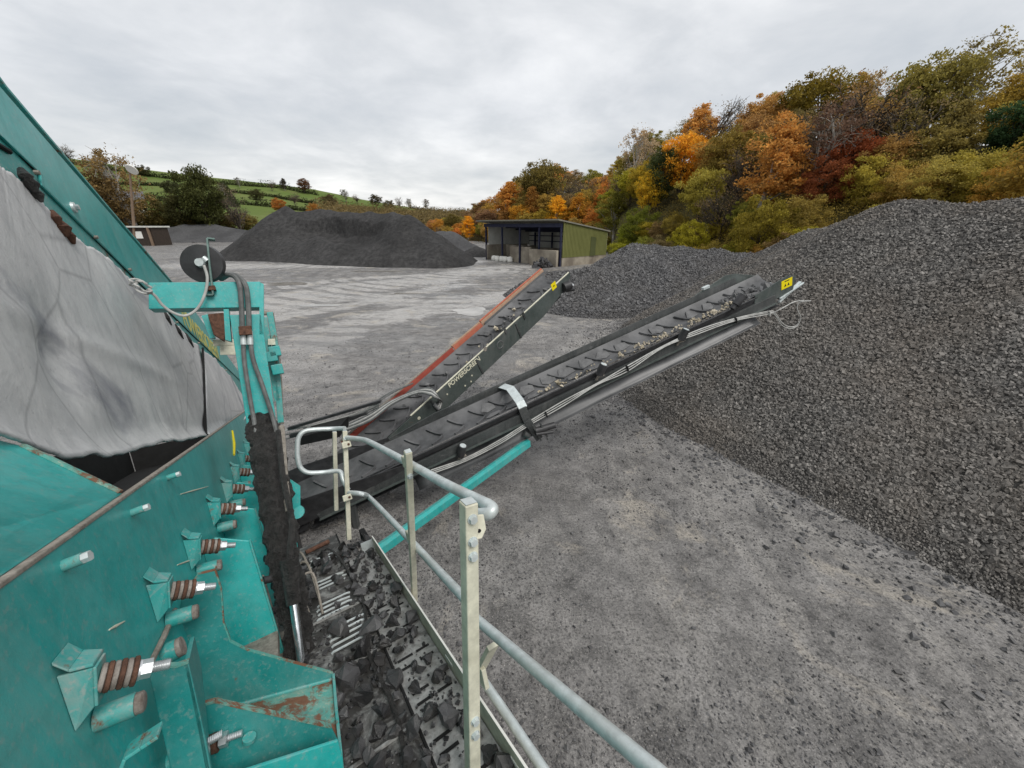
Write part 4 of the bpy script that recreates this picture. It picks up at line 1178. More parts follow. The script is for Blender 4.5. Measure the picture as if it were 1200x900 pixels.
# upright ribs along the plate behind the gusset box
for d, h in ((2.62, 1.0), (3.3, .95), (4.1, .9), (5.0, .9), (6.0, .9)):
    m = MB(); m.prism([L(CP, d, -.76), L(CP + .06, d, -.72), L(CP + .20, d, -.80), L(CP + .22, d, -1.75), L(CP, d, -1.75)], D * .014); r = m.build('upright_rib', 'teal', machine, 0, .003)
    m = MB(); m.bar(L(CP + .205, d + .007, -.80), L(CP + .225, d + .007, -1.75), .03, .008, C); m.build('worn_edge', 'teal_worn', r, 0)
for d in (2.95, 3.7, 4.55):
    m = MB(); m.tube([L(CP + .17, d, -1.15), L(CP + .17, d, -1.6)], .022, 10); m.build('pipe', 'rim', machine)
m = MB(); m.box(L(CP + .02, 1.9, -1.72), C * .32, D * 6, -N * .5); m.build('chassis_beam', 'black', machine, 0)
m = MB(); m.box(L(CP + .04, 2.25, -1.55), C * .2, D * .6, N * .05); m.box(L(CP + .04, 2.3, -1.4), C * .18, D * .4, N * .04); m.build('dirty_step', 'rim', machine, 0)
for d in (2.75, 3.1, 3.5, 3.9, 4.4):
    for n_ in (-1.1, -1.3):
        m = MB(); m.tube([L(CP + .2, d, n_), L(CP + .25, d + .02, n_ - .02)], .022, 10); m.build('grease_fitting', 'rubber_black', machine)
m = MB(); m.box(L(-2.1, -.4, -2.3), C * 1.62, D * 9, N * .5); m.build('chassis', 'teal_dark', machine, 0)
# undercarriage so the machine stands on the yard
def undercarriage():
    m = MB(); f = Vector((DH.x, DH.y, 0)); c = C
    a = CAM + f * .5 + c * -2.3; a.z = .02
    for k in (0, 1):
        o = a + c * (1.7 * k)
        pts = []
        for t in range(24):
            an = 2 * PI * t / 24; pts.append(o + f * (2.2 + 2.6 * max(-1, min(1, 1.35 * math.cos(an)))) + UP * (.45 + .43 * math.sin(an)))
        m.prism(pts, c * .45)
    m.build('crawler_track', 'mud', machine, 30)
    m = MB()
    for s_ in (1.2, 4.8):
        o = CAM + f * s_ + c * -2.2; o.z = .8
        m.box(o, c * 1.6, f * .3, UP * (H - 2.6 - .3564 * s_ + .6 - .8 if H - 2.6 - .3564 * s_ + .6 > 1 else .3))
    m.build('frame_leg', 'teal_dark', machine, 0)
undercarriage()

# ------------------------------------------------------------------ raised hopper side, grey dust cover and support frame
A0 = L(-.80, 2.3, 0) - CAM; A1 = L(-.55, 8.0, 0) - CAM
_e = A1 - A0
HN = _e.cross(N).normalized()
if HN.dot(C) < 0: HN = -HN
HOFF = A0.dot(HN)
def on_h(px, py, k=0.0): return on_plane(px, py, HN, HOFF + k)
def hopper_side():
    up = [(-60, 20), (0, 101), (85, 199), (170, 297), (228, 364), (281, 437), (283, 447), (225, 391), (189, 356), (133, 300), (85, 253), (49, 217), (48, 204), (12, 169), (-60, 100)]
    m = MB(); m.prism([on_h(*p) for p in up], -HN * .012); r = m.build('hopper_side', 'teal', machine, 0, .003)
    lo = [(-60, 98), (12, 165), (50, 208), (85, 249), (133, 296), (189, 352), (283, 444), (285, 470), (225, 420), (133, 340), (50, 260), (-60, 160)]
    m = MB(); m.prism([on_h(p[0], p[1], -.014) for p in lo], -HN * .01); m.build('lower_strip', 'teal_worn', r, 0)
    seam = [(12, 170), (47, 205), (49, 218), (85, 254), (133, 301), (189, 357), (240, 406), (283, 447)]
    m = MB(); m.tube([on_h(p[0], p[1], -.009) for p in seam], .010, 6); m.build('seam_shade_strip', 'black', r)  # added black strip stands for the shadow in the plate gap
    m = MB(); m.tube([on_h(-5, 168, -.009), on_h(11, 178, -.009)], .012, 6); m.build('seam_shade_strip', 'black', r)
    # boxed top flange
    e = [on_h(-60, 22, -.02), on_h(0, 102, -.02), on_h(170, 298, -.02), on_h(228, 365, -.02)]
    m = MB()
    for a, b in zip(e[:-1], e[1:]): m.bar(a, b, .05, .02, N)
    m.build('top_flange', 'teal_worn', r, 0, .002)
    p = on_h(85, 243); m = MB(); m.tube([p, p + HN * .012, p + HN * .016], [.03, .028, .012], 18); b = m.build('oval_bolt', 'galv', r)
    m = MB(); hexnut(m, p + HN * .0165, HN, .016, .012); m.build('bolt_head', 'zinc', b, 30)
    for px, py in ((40, 196), (110, 272), (150, 310), (206, 372), (232, 396), (250, 414), (264, 428)):
        p = on_h(px, py + 6, -.004); m = MB(); m.tube([p, p + HN * .02], .011, 8); m.build('bolt', 'rim', r)
    for px, py in ((205, 335), (208, 340)):
        p = on_h(px, py, -.01); m = MB(); m.tube([p, p + HN * .03], .014, 8); m.build('bolt', 'rust', r)
hopper_side()

def lettering(name, txt, O, u, v, size, mat, parent, thick=.002, stretch=1.0, bold=.03, shear=0.0):
    cu = bpy.data.curves.new(name, 'FONT'); cu.body = txt; cu.size = size; cu.extrude = thick; cu.offset = bold * size; cu.shear = shear
    tmp = bpy.data.objects.new('tmp_text', cu); COL.objects.link(tmp)
    dg = bpy.context.evaluated_depsgraph_get(); dg.update()
    me = bpy.data.meshes.new_from_object(tmp.evaluated_get(dg)); bpy.data.objects.remove(tmp)
    u = Vector(u).normalized(); v = Vector(v); v = (v - u * v.dot(u)).normalized(); w_ = u.cross(v)
    O = Vector(O) - origin_of(parent)
    mt = Matrix(((u.x * stretch, v.x, w_.x, O.x), (u.y * stretch, v.y, w_.y, O.y), (u.z * stretch, v.z, w_.z, O.z), (0, 0, 0, 1)))
    me.transform(mt); me.update(); me.materials.clear()
    return link(name, me, mat, parent)
hs = [c for c in machine.children if c.name.startswith('hopper_side')][0]
_a, _b = on_h(214, 366, .004), on_h(246, 401, .004)
lettering('lettering', 'POWERSCREEN', on_h(216, 380, .004), _b - _a, N, .30, 'yellow_text', hs, .001, .85, .02)

# the torn grey rubber sheet hung from the hopper side over the screen box
cover_root = T('dust_cover', 'big pale grey wrinkled rubber dust cover hanging over the teal screen box', 'rubber sheet', tuple(on_h(100, 400)))
TOPE = [(-70, 120), (-30, 165), (0, 194), (16, 205), (28, 216), (40, 228), (60, 248), (85, 274), (100, 288), (112, 291), (128, 303), (150, 324), (175, 344), (196, 366), (214, 388), (228, 402), (240, 412), (252, 420), (262, 432), (270, 440), (283, 462)]
BOTE = [(-70, 500), (-30, 512), (0, 520), (35, 532), (66, 541), (90, 535), (112, 538), (138, 532), (160, 526), (180, 519), (200, 519), (222, 514), (238, 512), (256, 504), (268, 502), (278, 496), (287, 487)]
def edge_at(tab, t):
    # arclength-like parameter shared by both edges: by image x of the matching column
    return np.interp(t, [p[0] for p in tab], [p[1] for p in tab])
def sheet(name, x0, x1, nu, nv, gap=0):
    V = []; F = []
    for i in range(nu):
        t = i / (nu - 1); xb = x0 + (x1 - x0) * t
        k = np.clip((xb - 0) / 287., 0, 1)
        xt = xb - (1 - k) * 0 - 40 * math.sin(PI * min(1, max(0, k)) ** .9) * (1 - k)
        yt = float(edge_at(TOPE, xt)); yb = float(edge_at(BOTE, xb))
        yt += 3.0 * noise.noise((xt * .11, 3, 0)) + 2 * noise.noise((xt * .35, 1, 0)); yb += 2.2 * noise.noise((xb * .08, 7, 0)) + .8 * noise.noise((xb * .4, 5, 0))
        a, b = on_h(xt, yt, .012), on_h(xb, yb, .035)
        for j in range(nv):
            s = j / (nv - 1)
            p = a.lerp(b, s)
            q = p - CAM; dd, nn = q.dot(D), q.dot(N)
            fold = .03 * math.sin(PI * s) * 1.0
            w1 = noise.noise((dd * 2.3 + nn * .9, nn * .45, 1.3)) * .009 * (.3 + s)
            w2 = noise.noise((dd * 7.5 + nn * 2.6, nn * .9, 5.1)) * .005 * (.35 + s)
            w3 = noise.noise((dd * 19 + nn * 6, nn * 1.8, 2.2)) * .0018
            ridge = .012 * math.exp(-((nn - .42 + .12 * (dd - 2.6)) / .05) ** 2) * np.clip(1.6 - abs(dd - 2.9), 0, 1)
            pocket = -.05 * math.exp(-((dd - 2.42 - .15 * nn) / .16) ** 2 - ((nn - .32) / .22) ** 2) - .05 * math.exp(-((dd - 1.8) / .12) ** 2 - ((nn - .40) / .16) ** 2)
            curl = .05 * max(0, (s - .88) / .12) ** 2
            V.append(p + HN * (fold + w1 + w2 + w3 + ridge + pocket + curl))
    for i in range(nu - 1):
        for j in range(nv - 1):
            F.append((i * nv + j, i * nv + j + 1, (i + 1) * nv + j + 1, (i + 1) * nv + j))
    m = MB(); m.v = V; m.f = F
    o = m.build(name, 'sheet', cover_root, 180)
    sd_ = o.modifiers.new('thick', 'SOLIDIFY'); sd_.thickness = .012; sd_.offset = -1
    return o
def m_sheet():
    t = NT('grey_rubber_sheet')
    a = t.noise(1.6, 9, .7, None, .6); f = t.noise(30, 7, .75); m_ = t.noise(6.5, 9, .72, t.mapping((1.2, 1.2, .6)), .6)
    c = t.mix(t.ramp(a, .34, .68), (.44, .445, .448), (.63, .63, .62))
    c = t.mix(t.math('MULTIPLY', t.ramp(m_, .46, .66), .45), c, (.32, .325, .335))
    st = t.noise(5.0, 9, .75, t.mapping((1.5, 1.5, .22), (.2, .15, 0)), .5)
    c = t.mix(t.math('MULTIPLY', t.ramp(st, .55, .72), .40), c, (.26, .265, .28))
    bl = t.noise(1.15, 6, .6, t.mapping((1, 1, .6), (.3, .2, 0)), 1.0)
    c = t.mix(t.math('MULTIPLY', t.ramp(bl, .575, .66), .75), c, (.165, .17, .205))
    v = t.voro(1.25, t.mapping((1, 1, .75), (.4, .3, 0)), 'Distance', 'DISTANCE_TO_EDGE')
    c = t.mix(t.math('MULTIPLY', t.ramp(v, .0, .012, (1, 1, 1), (0, 0, 0)), .35), c, (.12, .12, .13))
    c = t.mix(t.ramp(f, .60, .72), c, t.mix(.5, c, (.75, .75, .73)))
    c = t.mix(t.ramp(f, .30, .40, (1, 1, 1), (0, 0, 0)), c, t.mix(.45, c, (.18, .18, .18)))
    t.col(c); t.inp('Roughness', .58); t.inp('Specular IOR Level', .35)
    t.bump(t.math('ADD', t.math('MULTIPLY', f, .25), m_), .45, .012)
    return t.m
M['sheet'] = m_sheet()
sheet('main_sheet', -70, 236.6, 170, 60)
m = MB(); m.tube([on_h(237.6, 408, .025), on_h(238.3, 440, .05), on_h(239, 475, .055), on_h(240, 511, .05)], [.012, .016, .018, .02], 8); m.build('slit_shade_strip', 'black', cover_root)  # black tube added to stand for the shade in the slit
sheet('end_sheet', 239.6, 287, 40, 50)
# rust scabs and clips along the top hem
for px, py, s in ((30, 207, 1.2), (36, 216, 1.5), (44, 228, 1.1), (66, 256, 1.0), (74, 268, 1.6), (82, 277, 1.1), (196, 372, .9), (210, 388, .8), (222, 398, .8)):
    p = on_h(px, py, .03); pts = [p + Vector([random.uniform(-1, 1) * .05 * s for _ in range(3)]) for _ in range(4)]
    m = MB(); m.tube([on_h(px - 5, py - 8, .012), p, on_h(px + 5, py + 9, .03)], [.012 * s, .022 * s, .006 * s], 7); m.build('hem_clip', 'rust' if px in (74, 66, 82) else 'mud', cover_root)

M['lamp_steel'] = m_rough('green_grey_steel', (.07, .13, .115), (.17, .24, .22), 14, .6, .3)
def frame():
    dF = 3.6
    P = lambda px, py, d=dF: on_d(px, py, d)
    root = machine
    a, b = P(176, 331), P(304, 330)
    m = MB(); x = (b - a); x = x - N * x.dot(N) * 0
    dn = (P(176, 358) - P(176, 331))
    m.prism([P(174, 331), P(305, 330), P(305, 360), P(174, 362)], D * .16); bm = m.build('cross_beam', 'teal_bright', root, 0, .004)
    m = MB(); m.prism([P(305.2, 331), P(309, 333), P(309, 392), P(304, 392), P(304, 362)], D * .14); m.build('beam_cheek', 'teal', bm, 0)
    m = MB(); m.prism([P(262, 362), P(268, 362), P(271, 400), P(264, 398)], D * .1); m.build('beam_cheek', 'teal', bm, 0)
    m = MB(); m.prism([P(269, 369), P(306, 368), P(324, 498), P(290, 503)], D * .13); lg = m.build('support_leg', 'teal_bright', root, 0, .004)
    # lamp bracket
    m = MB()
    for q0, q1 in (((252, 281), (243, 280)), ((243, 280), (246, 312)), ((246, 312), (250, 346)), ((250, 346), (241, 346))):
        m.bar(P(*q0, dF - .02), P(*q1, dF - .02), .012, .045, D)
    lamp = T('work_lamp', 'round black work lamp on a hooked bracket above the teal cross beam', 'lamp', tuple(P(250, 332, dF - .02)))
    m.build('bracket', 'lamp_steel', lamp, 0, .002)
    c = P(238, 309, dF + .03); ax = (D * .93 + C * .25 + N * .1).normalized()
    m = MB(); m.tube([c - ax * .035, c - ax * .025, c + ax * .015, c + ax * .03], [.06, .133, .140, .134], 32); m.build('lamp_housing', 'rubber_black', lamp)
    m = MB(); m.tube([c + ax * .0305, c + ax * .034], .125, 28); m.build('lens', 'white', lamp)
    m = MB(); m.tube([c - ax * .036, c - ax * .07], [.035, .028], 14); m.tube([P(238, 302, dF - .03), P(243, 306, dF - .03)], .02, 10); m.build('gland', 'galv', lamp)
    q = P(243, 303, dF - .03); m = MB(); hexnut(m, q, -D, .02, .02); m.build('nut', 'zinc', lamp, 30)
    m = MB(); m.box(P(241, 340, dF - .05), C * .06, D * .05, N * .03); m.build('foot_bolt', 'rust', lamp, 0)
    # white supply cable from the lamp down to the knot on the sheet hem
    pts = [P(239, 311, dF - .06), P(243, 326, dF - .07), P(240, 345, dF - .07), P(231, 362, dF - .07), P(217, 370, dF - .08), P(202, 366, dF - .1), P(190, 357, dF - .12), P(182, 347, dF - .14), P(172, 339, dF - .16)]
    m = MB(); m.tube(curve_pts(pts, 6), .0095, 8); cb = m.build('lamp_cable', 'hose_white', None); cb['label'] = 'white cable looping from the round lamp down to the grey sheet hem'; cb['category'] = 'cable'
    k = P(178, 343, dF - .17); sp = []
    for i in range(40):
        t = i / 39 * 3.6 * PI
        sp.append(P(163 + (13 - .12 * i) * math.cos(t) * (1 + .25 * math.sin(2.3 * i)) + i * .15, 335 + (8 - .1 * i) * math.sin(t + .4) + .45 * (8 - .1 * i) * math.cos(t), dF - .2 + .02 * math.sin(i)))
    m = MB(); m.tube(curve_pts(sp, 3), .0065, 7); kn = m.build('rope_knot', 'hose_white', None); kn['label'] = 'knotted pale rope loop at the top hem of the grey sheet'; kn['category'] = 'rope'
    # hydraulic hoses over the beam and down the leg
    for off, r in ((0, .018), (8, .018)):
        pts = [P(258 + off * .2, 327, dF + .12), P(266 + off * .4, 322, dF + .05), P(276 + off * .5, 325, dF - .02), P(281 + off * .9, 336, dF - .05), P(283 + off, 360, dF - .05), P(284 + off, 388, dF - .05)]
        m = MB(); m.tube(curve_pts(pts, 6), r, 8); h1 = m.build('hydraulic_hose', 'hose_grey', lg)
        pts = [P(285 + off, 392, dF - .05), P(286 + off * 1.3, 420, dF - .05), P(291 + off * 2.2, 455, dF - .06), P(298 + off * 2.9, 495, dF - .08), P(306 + off * 3.2, 540, dF - .25)]
        m = MB(); m.tube(curve_pts(pts, 6), r * .9, 8); m.build('hydraulic_hose', 'hose_grey', lg)
        m = MB(); m.tube([P(284.5 + off, 388, dF - .05), P(285.5 + off, 404, dF - .05)], .021, 10); m.build('hose_fitting', 'galv', lg)
    m = MB(); m.prism([P(280, 384, dF - .03), P(295, 383, dF - .03), P(296, 393, dF - .03), P(281, 394, dF - .03)], -D * .07); m.build('hose_clamp', 'rust', lg, 0, .003)
    # rusty winch bracket and rails seen under the beam
    m = MB(); m.prism([P(243, 368, 4.6), P(262, 366, 4.6), P(266, 385, 4.6), P(262, 400, 4.6), P(250, 392, 4.6)], D * .1); m.build('rusty_mount', 'rust', root, 0, .01)
    m = MB(); m.prism([P(236, 370, 4.7), P(244, 368, 4.7), P(252, 396, 4.7), P(246, 396, 4.7)], D * .1); m.build('mount_plate', 'teal', root, 0)
    m = MB(); m.bar(P(250, 402, 4.8), P(275, 401, 4.8), .05, .06, N); m.bar(P(258, 410, 4.8), P(276, 410, 4.8), .04, .1, N); m.build('cross_rail', 'galv_cream', root, 0)
    # uprights and rails of the machine's front end beside the leg
    m = MB()
    for (x0, y0, x1, y1) in ((309, 372, 325, 470), (316, 366, 322, 400), (322, 400, 329, 495)):
        m.bar(P(x0, y0, 4.2), P(x1, y1, 4.2), .05, .05, D)
    m.build('front_frame', 'teal_worn', root, 0, .004)
    m = MB()
    for (x0, y0, x1, y1) in ((309, 367, 318, 367), (318, 367, 327, 430), (327, 430, 330, 497), (312, 395, 324, 396)):
        m.tube([P(x0, y0, 4.4), P(x1, y1, 4.4)], .022, 8)
    m.build('front_rail', 'rim', root)
    m = MB()
    for (x, y) in ((322, 412), (325, 433), (318, 418)):
        m.cbox(P(x, y, 4.1), C, D, N, .09, .1, .09)
    m.build('latch_box', 'teal', root, 0, .006)
    m = MB(); m.prism([P(314, 397, 4.15), P(322, 397, 4.15), P(323, 404, 4.15), P(314, 404, 4.15)], D * .03); m.build('pale_latch', 'galv_cream', root, 0)
frame()

def ram():
    cen = [(305, 488, 3.62, .14), (309, 505, 3.55, .155), (315, 540, 3.35, .165), (321, 580, 3.15, .15), (328, 625, 2.95, .135), (335, 665, 2.8, .12), (341, 700, 2.68, .115), (347, 735, 2.6, .11), (352, 775, 2.52, .10), (356, 805, 2.48, .09)]
    P = [on_d(x, y, d) for x, y, d, r in cen]
    root = machine
    pts = curve_pts(P, 16); rs = .66 * np.interp(np.linspace(0, len(cen) - 1, len(pts)), range(len(cen)), [c[3] for c in cen])
    seg = 64; m = MB()
    for i, p in enumerate(pts):
        d_ = (pts[min(i + 1, len(pts) - 1)] - pts[max(0, i - 1)]).normalized()
        u = (C - d_ * C.dot(d_)).normalized(); v = d_.cross(u)
        for j in range(seg):
            a = 2 * PI * j / seg; e = u * math.cos(a) * 1.0 + v * math.sin(a) * .75
            q = p + e * rs[i]
            nz = noise.noise(q * 9) * .024 + noise.noise(q * 22) * .024 + noise.noise(q * 55) * .014
            groove = -.025 * max(0, math.cos(2 * (a - 1.0))) ** 4
            m.v.append(q + e * (nz + groove))
    for i in range(len(pts) - 1):
        for j in range(seg): m.f.append((i * seg + j, i * seg + (j + 1) % seg, (i + 1) * seg + (j + 1) % seg, (i + 1) * seg + j))
    m.f.append(tuple(range(seg))[::-1]); m.f.append(tuple((len(pts) - 1) * seg + j for j in range(seg)))
    r = m.build('hydraulic_ram', 'mud', root, 60)
    m = MB(); m.tube([on_d(343, 700, 2.54), on_d(352, 768, 2.42), on_d(355, 790, 2.40)], .021, 16); m.build('chrome_rod', 'chrome', r)
    m = MB(); m.tube([on_d(339, 655, 2.60), on_d(344, 708, 2.52)], [.05, .036], 14); m.build('ram_sleeve', 'mud', r)
    m = MB(); m.tube(curve_pts([on_d(326, 505, 3.3), on_d(332, 560, 3.0), on_d(342, 610, 2.8), on_d(340, 650, 2.62), on_d(345, 700, 2.55), on_d(356, 765, 2.45)], 8), .018, 8); m.build('ram_hose', 'mud', r)
    m = MB(); m.tube(curve_pts([on_d(330, 500, 3.5), on_d(334, 560, 3.2), on_d(338, 600, 3.0)], 6), .022, 8); m.build('ram_hose', 'rim', r)
    # teal lug at the right of the ram
    m = MB(); m.prism([on_d(340, 562, 3.35), on_d(352, 570, 3.35), on_d(352, 592, 3.35), on_d(345, 610, 3.35)], D * .03); m.tube([on_d(348, 600, 3.34), on_d(349, 600, 3.4)], .05, 14); m.build('teal_lug', 'teal', r, 0)
    m = MB(); m.prism([on_d(343, 610, 3.3), on_d(349, 640, 3.3), on_d(352, 680, 3.3), on_d(347, 690, 3.3)], D * .03); m.build('teal_lug', 'teal', r, 0)
ram()
# yellow paint mark
m = MB(); m.tube([on_c(272, 505, CP + .004), on_c(274, 520, CP + .004), on_c(274, 533, CP + .004)], [.012, .018, .012], 6); m.build('paint_mark', 'yellow', machine)

# ------------------------------------------------------------------ walkway
WN = -1.507
walk = T('walkway', 'dirty galvanised sloping walkway littered with black rocks beside the teal machine', 'walkway', tuple(L(.13, 2.3, WN)))
m = MB(); m.box(L(-.33, .25, WN - .006), C * .525, D * 3.9, N * .006); m.build('deck_plate', 'walk', walk, 0) if 'walk' in M else None
def m_walk(name, k):
    t = NT(name)
    a = t.noise(7, 8, .75, None, .6); b = t.noise(28, 6, .7)
    c = t.mix(t.ramp(b, .35, .7), (.20, .20, .19), (.40, .405, .39))
    c = t.mix(t.math('MULTIPLY', t.ramp(a, k, k + .18), 1.0), c, (.045, .043, .04))
    t.col(c); t.inp('Roughness', .6); t.inp('Metallic', .15)
    t.bump(b, .35, .006); return t.m
M['walk'] = m_walk('grimy_deck_plate', .34); M['walk_clean'] = m_walk('scuffed_deck_plate', .52)
m = MB(); m.box(L(-.33, .25, WN - .006), C * .525, D * 3.9, N * .006); m.build('deck_plate', 'walk', walk, 0)
m = MB(); m.box(L(.204, .25, WN - .004), C * .222, D * 3.2, N * .006); m.build('deck_plate', 'walk_clean', walk, 0)
m = MB(); m.box(L(.196, .25, WN - .01), C * .010, D * 3.9, N * .02); m.build('deck_joint', 'black', walk, 0)
for d in (1.05, 1.62, 2.2, 2.75, 3.3):
    m = MB(); m.box(L(-.33, d, WN + .0015), C * .52, D * .012, N * .010); m.build('deck_seam', 'walk_clean', walk, 0)
for d, c0, n_ in ((3.62, -.07, 3), (3.18, -.06, 3), (2.78, -.08, 4), (2.38, -.04, 5)):
    m = MB()
    for k in range(n_):
        o = L(c0 + random.uniform(-.01, .01), d + .055 * k, WN + .002); m.tube([o, o + C * .01 + N * .006, o + C * random.uniform(.14, .2) + N * .006, o + C * .21], .007, 6)
    m.build('tread', 'galv', walk, 50)
for d in (.95, 1.2, 1.42, 1.7, 1.95, 2.2, 2.5):
    m = MB()
    for k in range(2):
        o = L(.23, d + .07 * k, WN + .0035); m.box(o, C * .08, D * .016, N * .002); m.box(o + C * .1, C * .07, D * .016, N * .002)
    m.build('drain_slot', 'black', walk, 0)
# toe board
m = MB(); m.box(L(.430, .98, WN - .05), C * .006, D * 2.52, N * .155); tb = m.build('toe_board', 'galv_cream', walk, 0)
m = MB(); m.box(L(.4285, .98, WN + .1045), C * .009, D * 2.52, N * .004); m.build('bright_edge', 'white', tb, 0)
m = MB(); m.prism([L(.43, .98, WN - .05), L(.43, .98, WN + .105), L(.47, .90, WN + .06), L(.47, .90, WN - .09)], C * .006); m.build('bent_end', 'galv_cream', tb, 0)
for d in (1.12, 1.75):
    m = MB(); m.box(L(.4275, d, WN + .035), C * .003, D * .085, N * .014); m.build('slot', 'white', tb, 0)
m = MB(); m.box(L(.33, 3.5, WN - .02), C * .106, D * .006, N * .10); m.build('end_board', 'galv', walk, 0)
m = MB()
for c_ in (-.3, .40): m.box(L(c_, .2, WN - .12), C * .05, D * 3.9, N * .1)
m.build('deck_bearer', 'black', walk, 0)
m = MB()
for k in range(5):
    p = [L(-.17 + .012 * k, 3.35 - .12 * k, WN + .01), L(-.14, 3.4 - .12 * k, WN + .22), L(-.09 + .01 * k, 3.35 - .1 * k, WN + .24), L(-.05, 3.2 - .1 * k, WN + .02)]
    if k in (0, 2, 4): m.tube(curve_pts(p, 5), .008, 6)
m.build('looped_pipe', 'rim', walk)
m = MB(); m.tube(curve_pts([L(.0, 3.75, WN + .02), L(.1, 3.72, WN + .06), L(.17, 3.3, WN + .03), L(.19, 2.7, WN + .02), L(.12, 2.2, WN + .03), L(.14, 1.7, WN + .02), L(.06, 1.2, WN + .03)], 8), .010, 7); m.build('trailing_hose', 'mud', walk)
m = MB(); m.tube([L(-.08, 3.95, WN + .02), L(.12, 4.0, WN + .02)], .02, 8); m.build('rusty_rod', 'rust', walk)

# loose rocks on the walkway: each its own object
def rock_mesh(seed):
    r_ = random.Random(seed); bm = bmesh.new()
    for _ in range(13):
        v = Vector((r_.gauss(0, 1), r_.gauss(0, 1), r_.gauss(0, 1))).normalized()
        v = Vector((v.x * r_.uniform(.75, 1.15), v.y * r_.uniform(.6, .9), v.z * r_.uniform(.6, .85))); bm.verts.new(v * .5)
    res = bmesh.ops.convex_hull(bm, input=bm.verts)
    bmesh.ops.delete(bm, geom=[g for g in res['geom_interior'] if isinstance(g, bmesh.types.BMVert)], context='VERTS')
    bmesh.ops.subdivide_edges(bm, edges=bm.edges[:], cuts=1, use_grid_fill=True)
    for v in bm.verts: v.co += Vector([r_.uniform(-.045, .045) for _ in range(3)])
    bmesh.ops.triangulate(bm, faces=bm.faces[:])
    me = bpy.data.meshes.new('rock'); bm.to_mesh(me); bm.free()
    a = me.attributes.new('tint', 'FLOAT', 'POINT'); t = r_.random() ** 1.3
    for d_ in a.data: d_.value = t
    me.materials.append(M['rock']); return me
ROCKS = [rock_mesh(k) for k in range(16)]
cnt = 0; spots = []
tries = 0
while cnt < 200 and tries < 9000:
    tries += 1
    d = random.uniform(.9, 3.75); c = random.uniform(-.2, .41)
    dens = .95 if (c > .17 and d > 2.15) else 0
    if d < 1.75: dens = max(dens, .85 if c < .2 else .22)
    elif d < 2.25: dens = max(dens, .6 if -.08 < c < .18 else .14)
    else: dens = max(dens, .16 if c < .17 else dens)
    if d > 3.4: dens = max(dens, .5)
    if random.random() > dens: continue
    s = random.uniform(.045, .115) * (1.45 if random.random() < .22 else 1)
    if any((d - a) ** 2 + (c - b) ** 2 < (.36 * (s + q)) ** 2 for a, b, q in spots): continue
    spots.append((d, c, s))
    o = bpy.data.objects.new('rock', ROCKS[random.randrange(16)]); COL.objects.link(o)
    o.location = L(c, d, WN + .30 * s); o.scale = (s,) * 3; o.rotation_euler = [random.uniform(0, 6.28) if k == 2 else random.uniform(-1.5, 1.5) for k in range(3)]
    o['label'] = 'loose angular black rock lying on the walkway beside the teal machine'; o['category'] = 'rock'; o['group'] = 'black rocks on the walkway'
    cnt += 1
def walkway_debris():
    n = 3200; d = R.uniform(.85, 3.95, n); c = R.uniform(-.22, .42, n)
    k = fbm(d * 3, c * 3 + 5, 4) + np.where(c > .17, .12, .0) + np.where(d < 1.7, .2, 0)
    ok = R.random(n) < np.clip(.35 + k, .05, 1); d, c = d[ok], c[ok]; s = .010 * np.exp(R.normal(0, .45, len(d)))
    P = np.array(CAM) + np.outer(c, C) + np.outer(d, D) + np.outer(WN + .25 * s + .004, N)
    o = link('walkway_grit', stones_mesh('walkway_grit', P, s), 'rock'); o['kind'] = 'stuff'; o['label'] = 'fine black grit scattered over the walkway'; o['category'] = 'grit'
walkway_debris()

# ------------------------------------------------------------------ guard rail
rail = T('guard_rail', 'galvanised tubular guard rail with cream stained posts along the walkway', 'railing', tuple(L(.45, 1.9, WN)))
def post(t, b, wx, wy, bolts):
    ax = (t - b).normalized(); x = (C - ax * C.dot(ax)).normalized(); y = ax.cross(x)
    m = MB(); m.box(b - x * wx / 2 - y * wy / 2, x * wx, y * wy, t - b); r = m.build('post', 'galv_cream', rail, 0, .004)
    m = MB(); m.box(t - x * wx * .42 - y * wy * .42 + ax * .0015, x * wx * .84, y * wy * .84, ax * .002); m.build('end_cap', 'galv', r, 0)
    for h in bolts:
        p = t - ax * h - y * (wy / 2) * (1 if y.dot(D) > 0 else -1)
        n_ = -y if y.dot(D) > 0 else y
        m = MB(); m.tube([p, p + n_ * .003], .016, 14); hexnut(m, p + n_ * .0031, n_, .0125, .010); m.build('bolt', 'galv', r, 30)
    return r, x, y, ax
t1 = on_c(549, 588, .41); b1 = L(.44, 1.24, -1.66)
b1 = on_n(554, 915, WN)
p1 = post(t1, b1, .043, .046, (.045, .12, .165, .92, .97) if 0 else (.045, .12, .17, .80, .86))
t2 = on_c(478, 529, .462); b2 = on_n(486, 704, WN - .03); p2 = post(t2, b2, .034, .03, (.15,))
t3 = on_d(404, 505, 3.45); b3 = on_d(409, 632, 3.50); p3 = post(t3, b3, .036, .036, (.06,))
t4 = on_d(392, 506, 3.75); b4 = on_d(394, 598, 3.80); p4 = post(t4, b4, .034, .034, ())
CR = .5
def tube(name, pts, r, mat='galv', n=6, parent=rail):
    m = MB(); m.tube(curve_pts(pts, n), r, 14); return m.build(name, mat, parent)
RR = .0205
tube('top_rail', [on_d(406, 513, 3.44), on_d(424, 515, 3.25), on_c(434, 518.5, CR), on_c(472, 539, CR), on_c(520, 566, CR), on_c(560, 586, CR), on_c(573, 592.5, CR), on_c(577, 597, CR - .004), on_c(572, 602, CR - .02), on_c(560, 603, CR - .035)], RR, n=5)
tube('mid_rail', [on_d(409, 577.5, 3.46), on_d(424, 579, 3.36), on_c(434, 584, CR), on_c(476, 628, CR), on_c(510, 664.5, CR), on_c(546, 703, CR - .02)], RR, n=5)
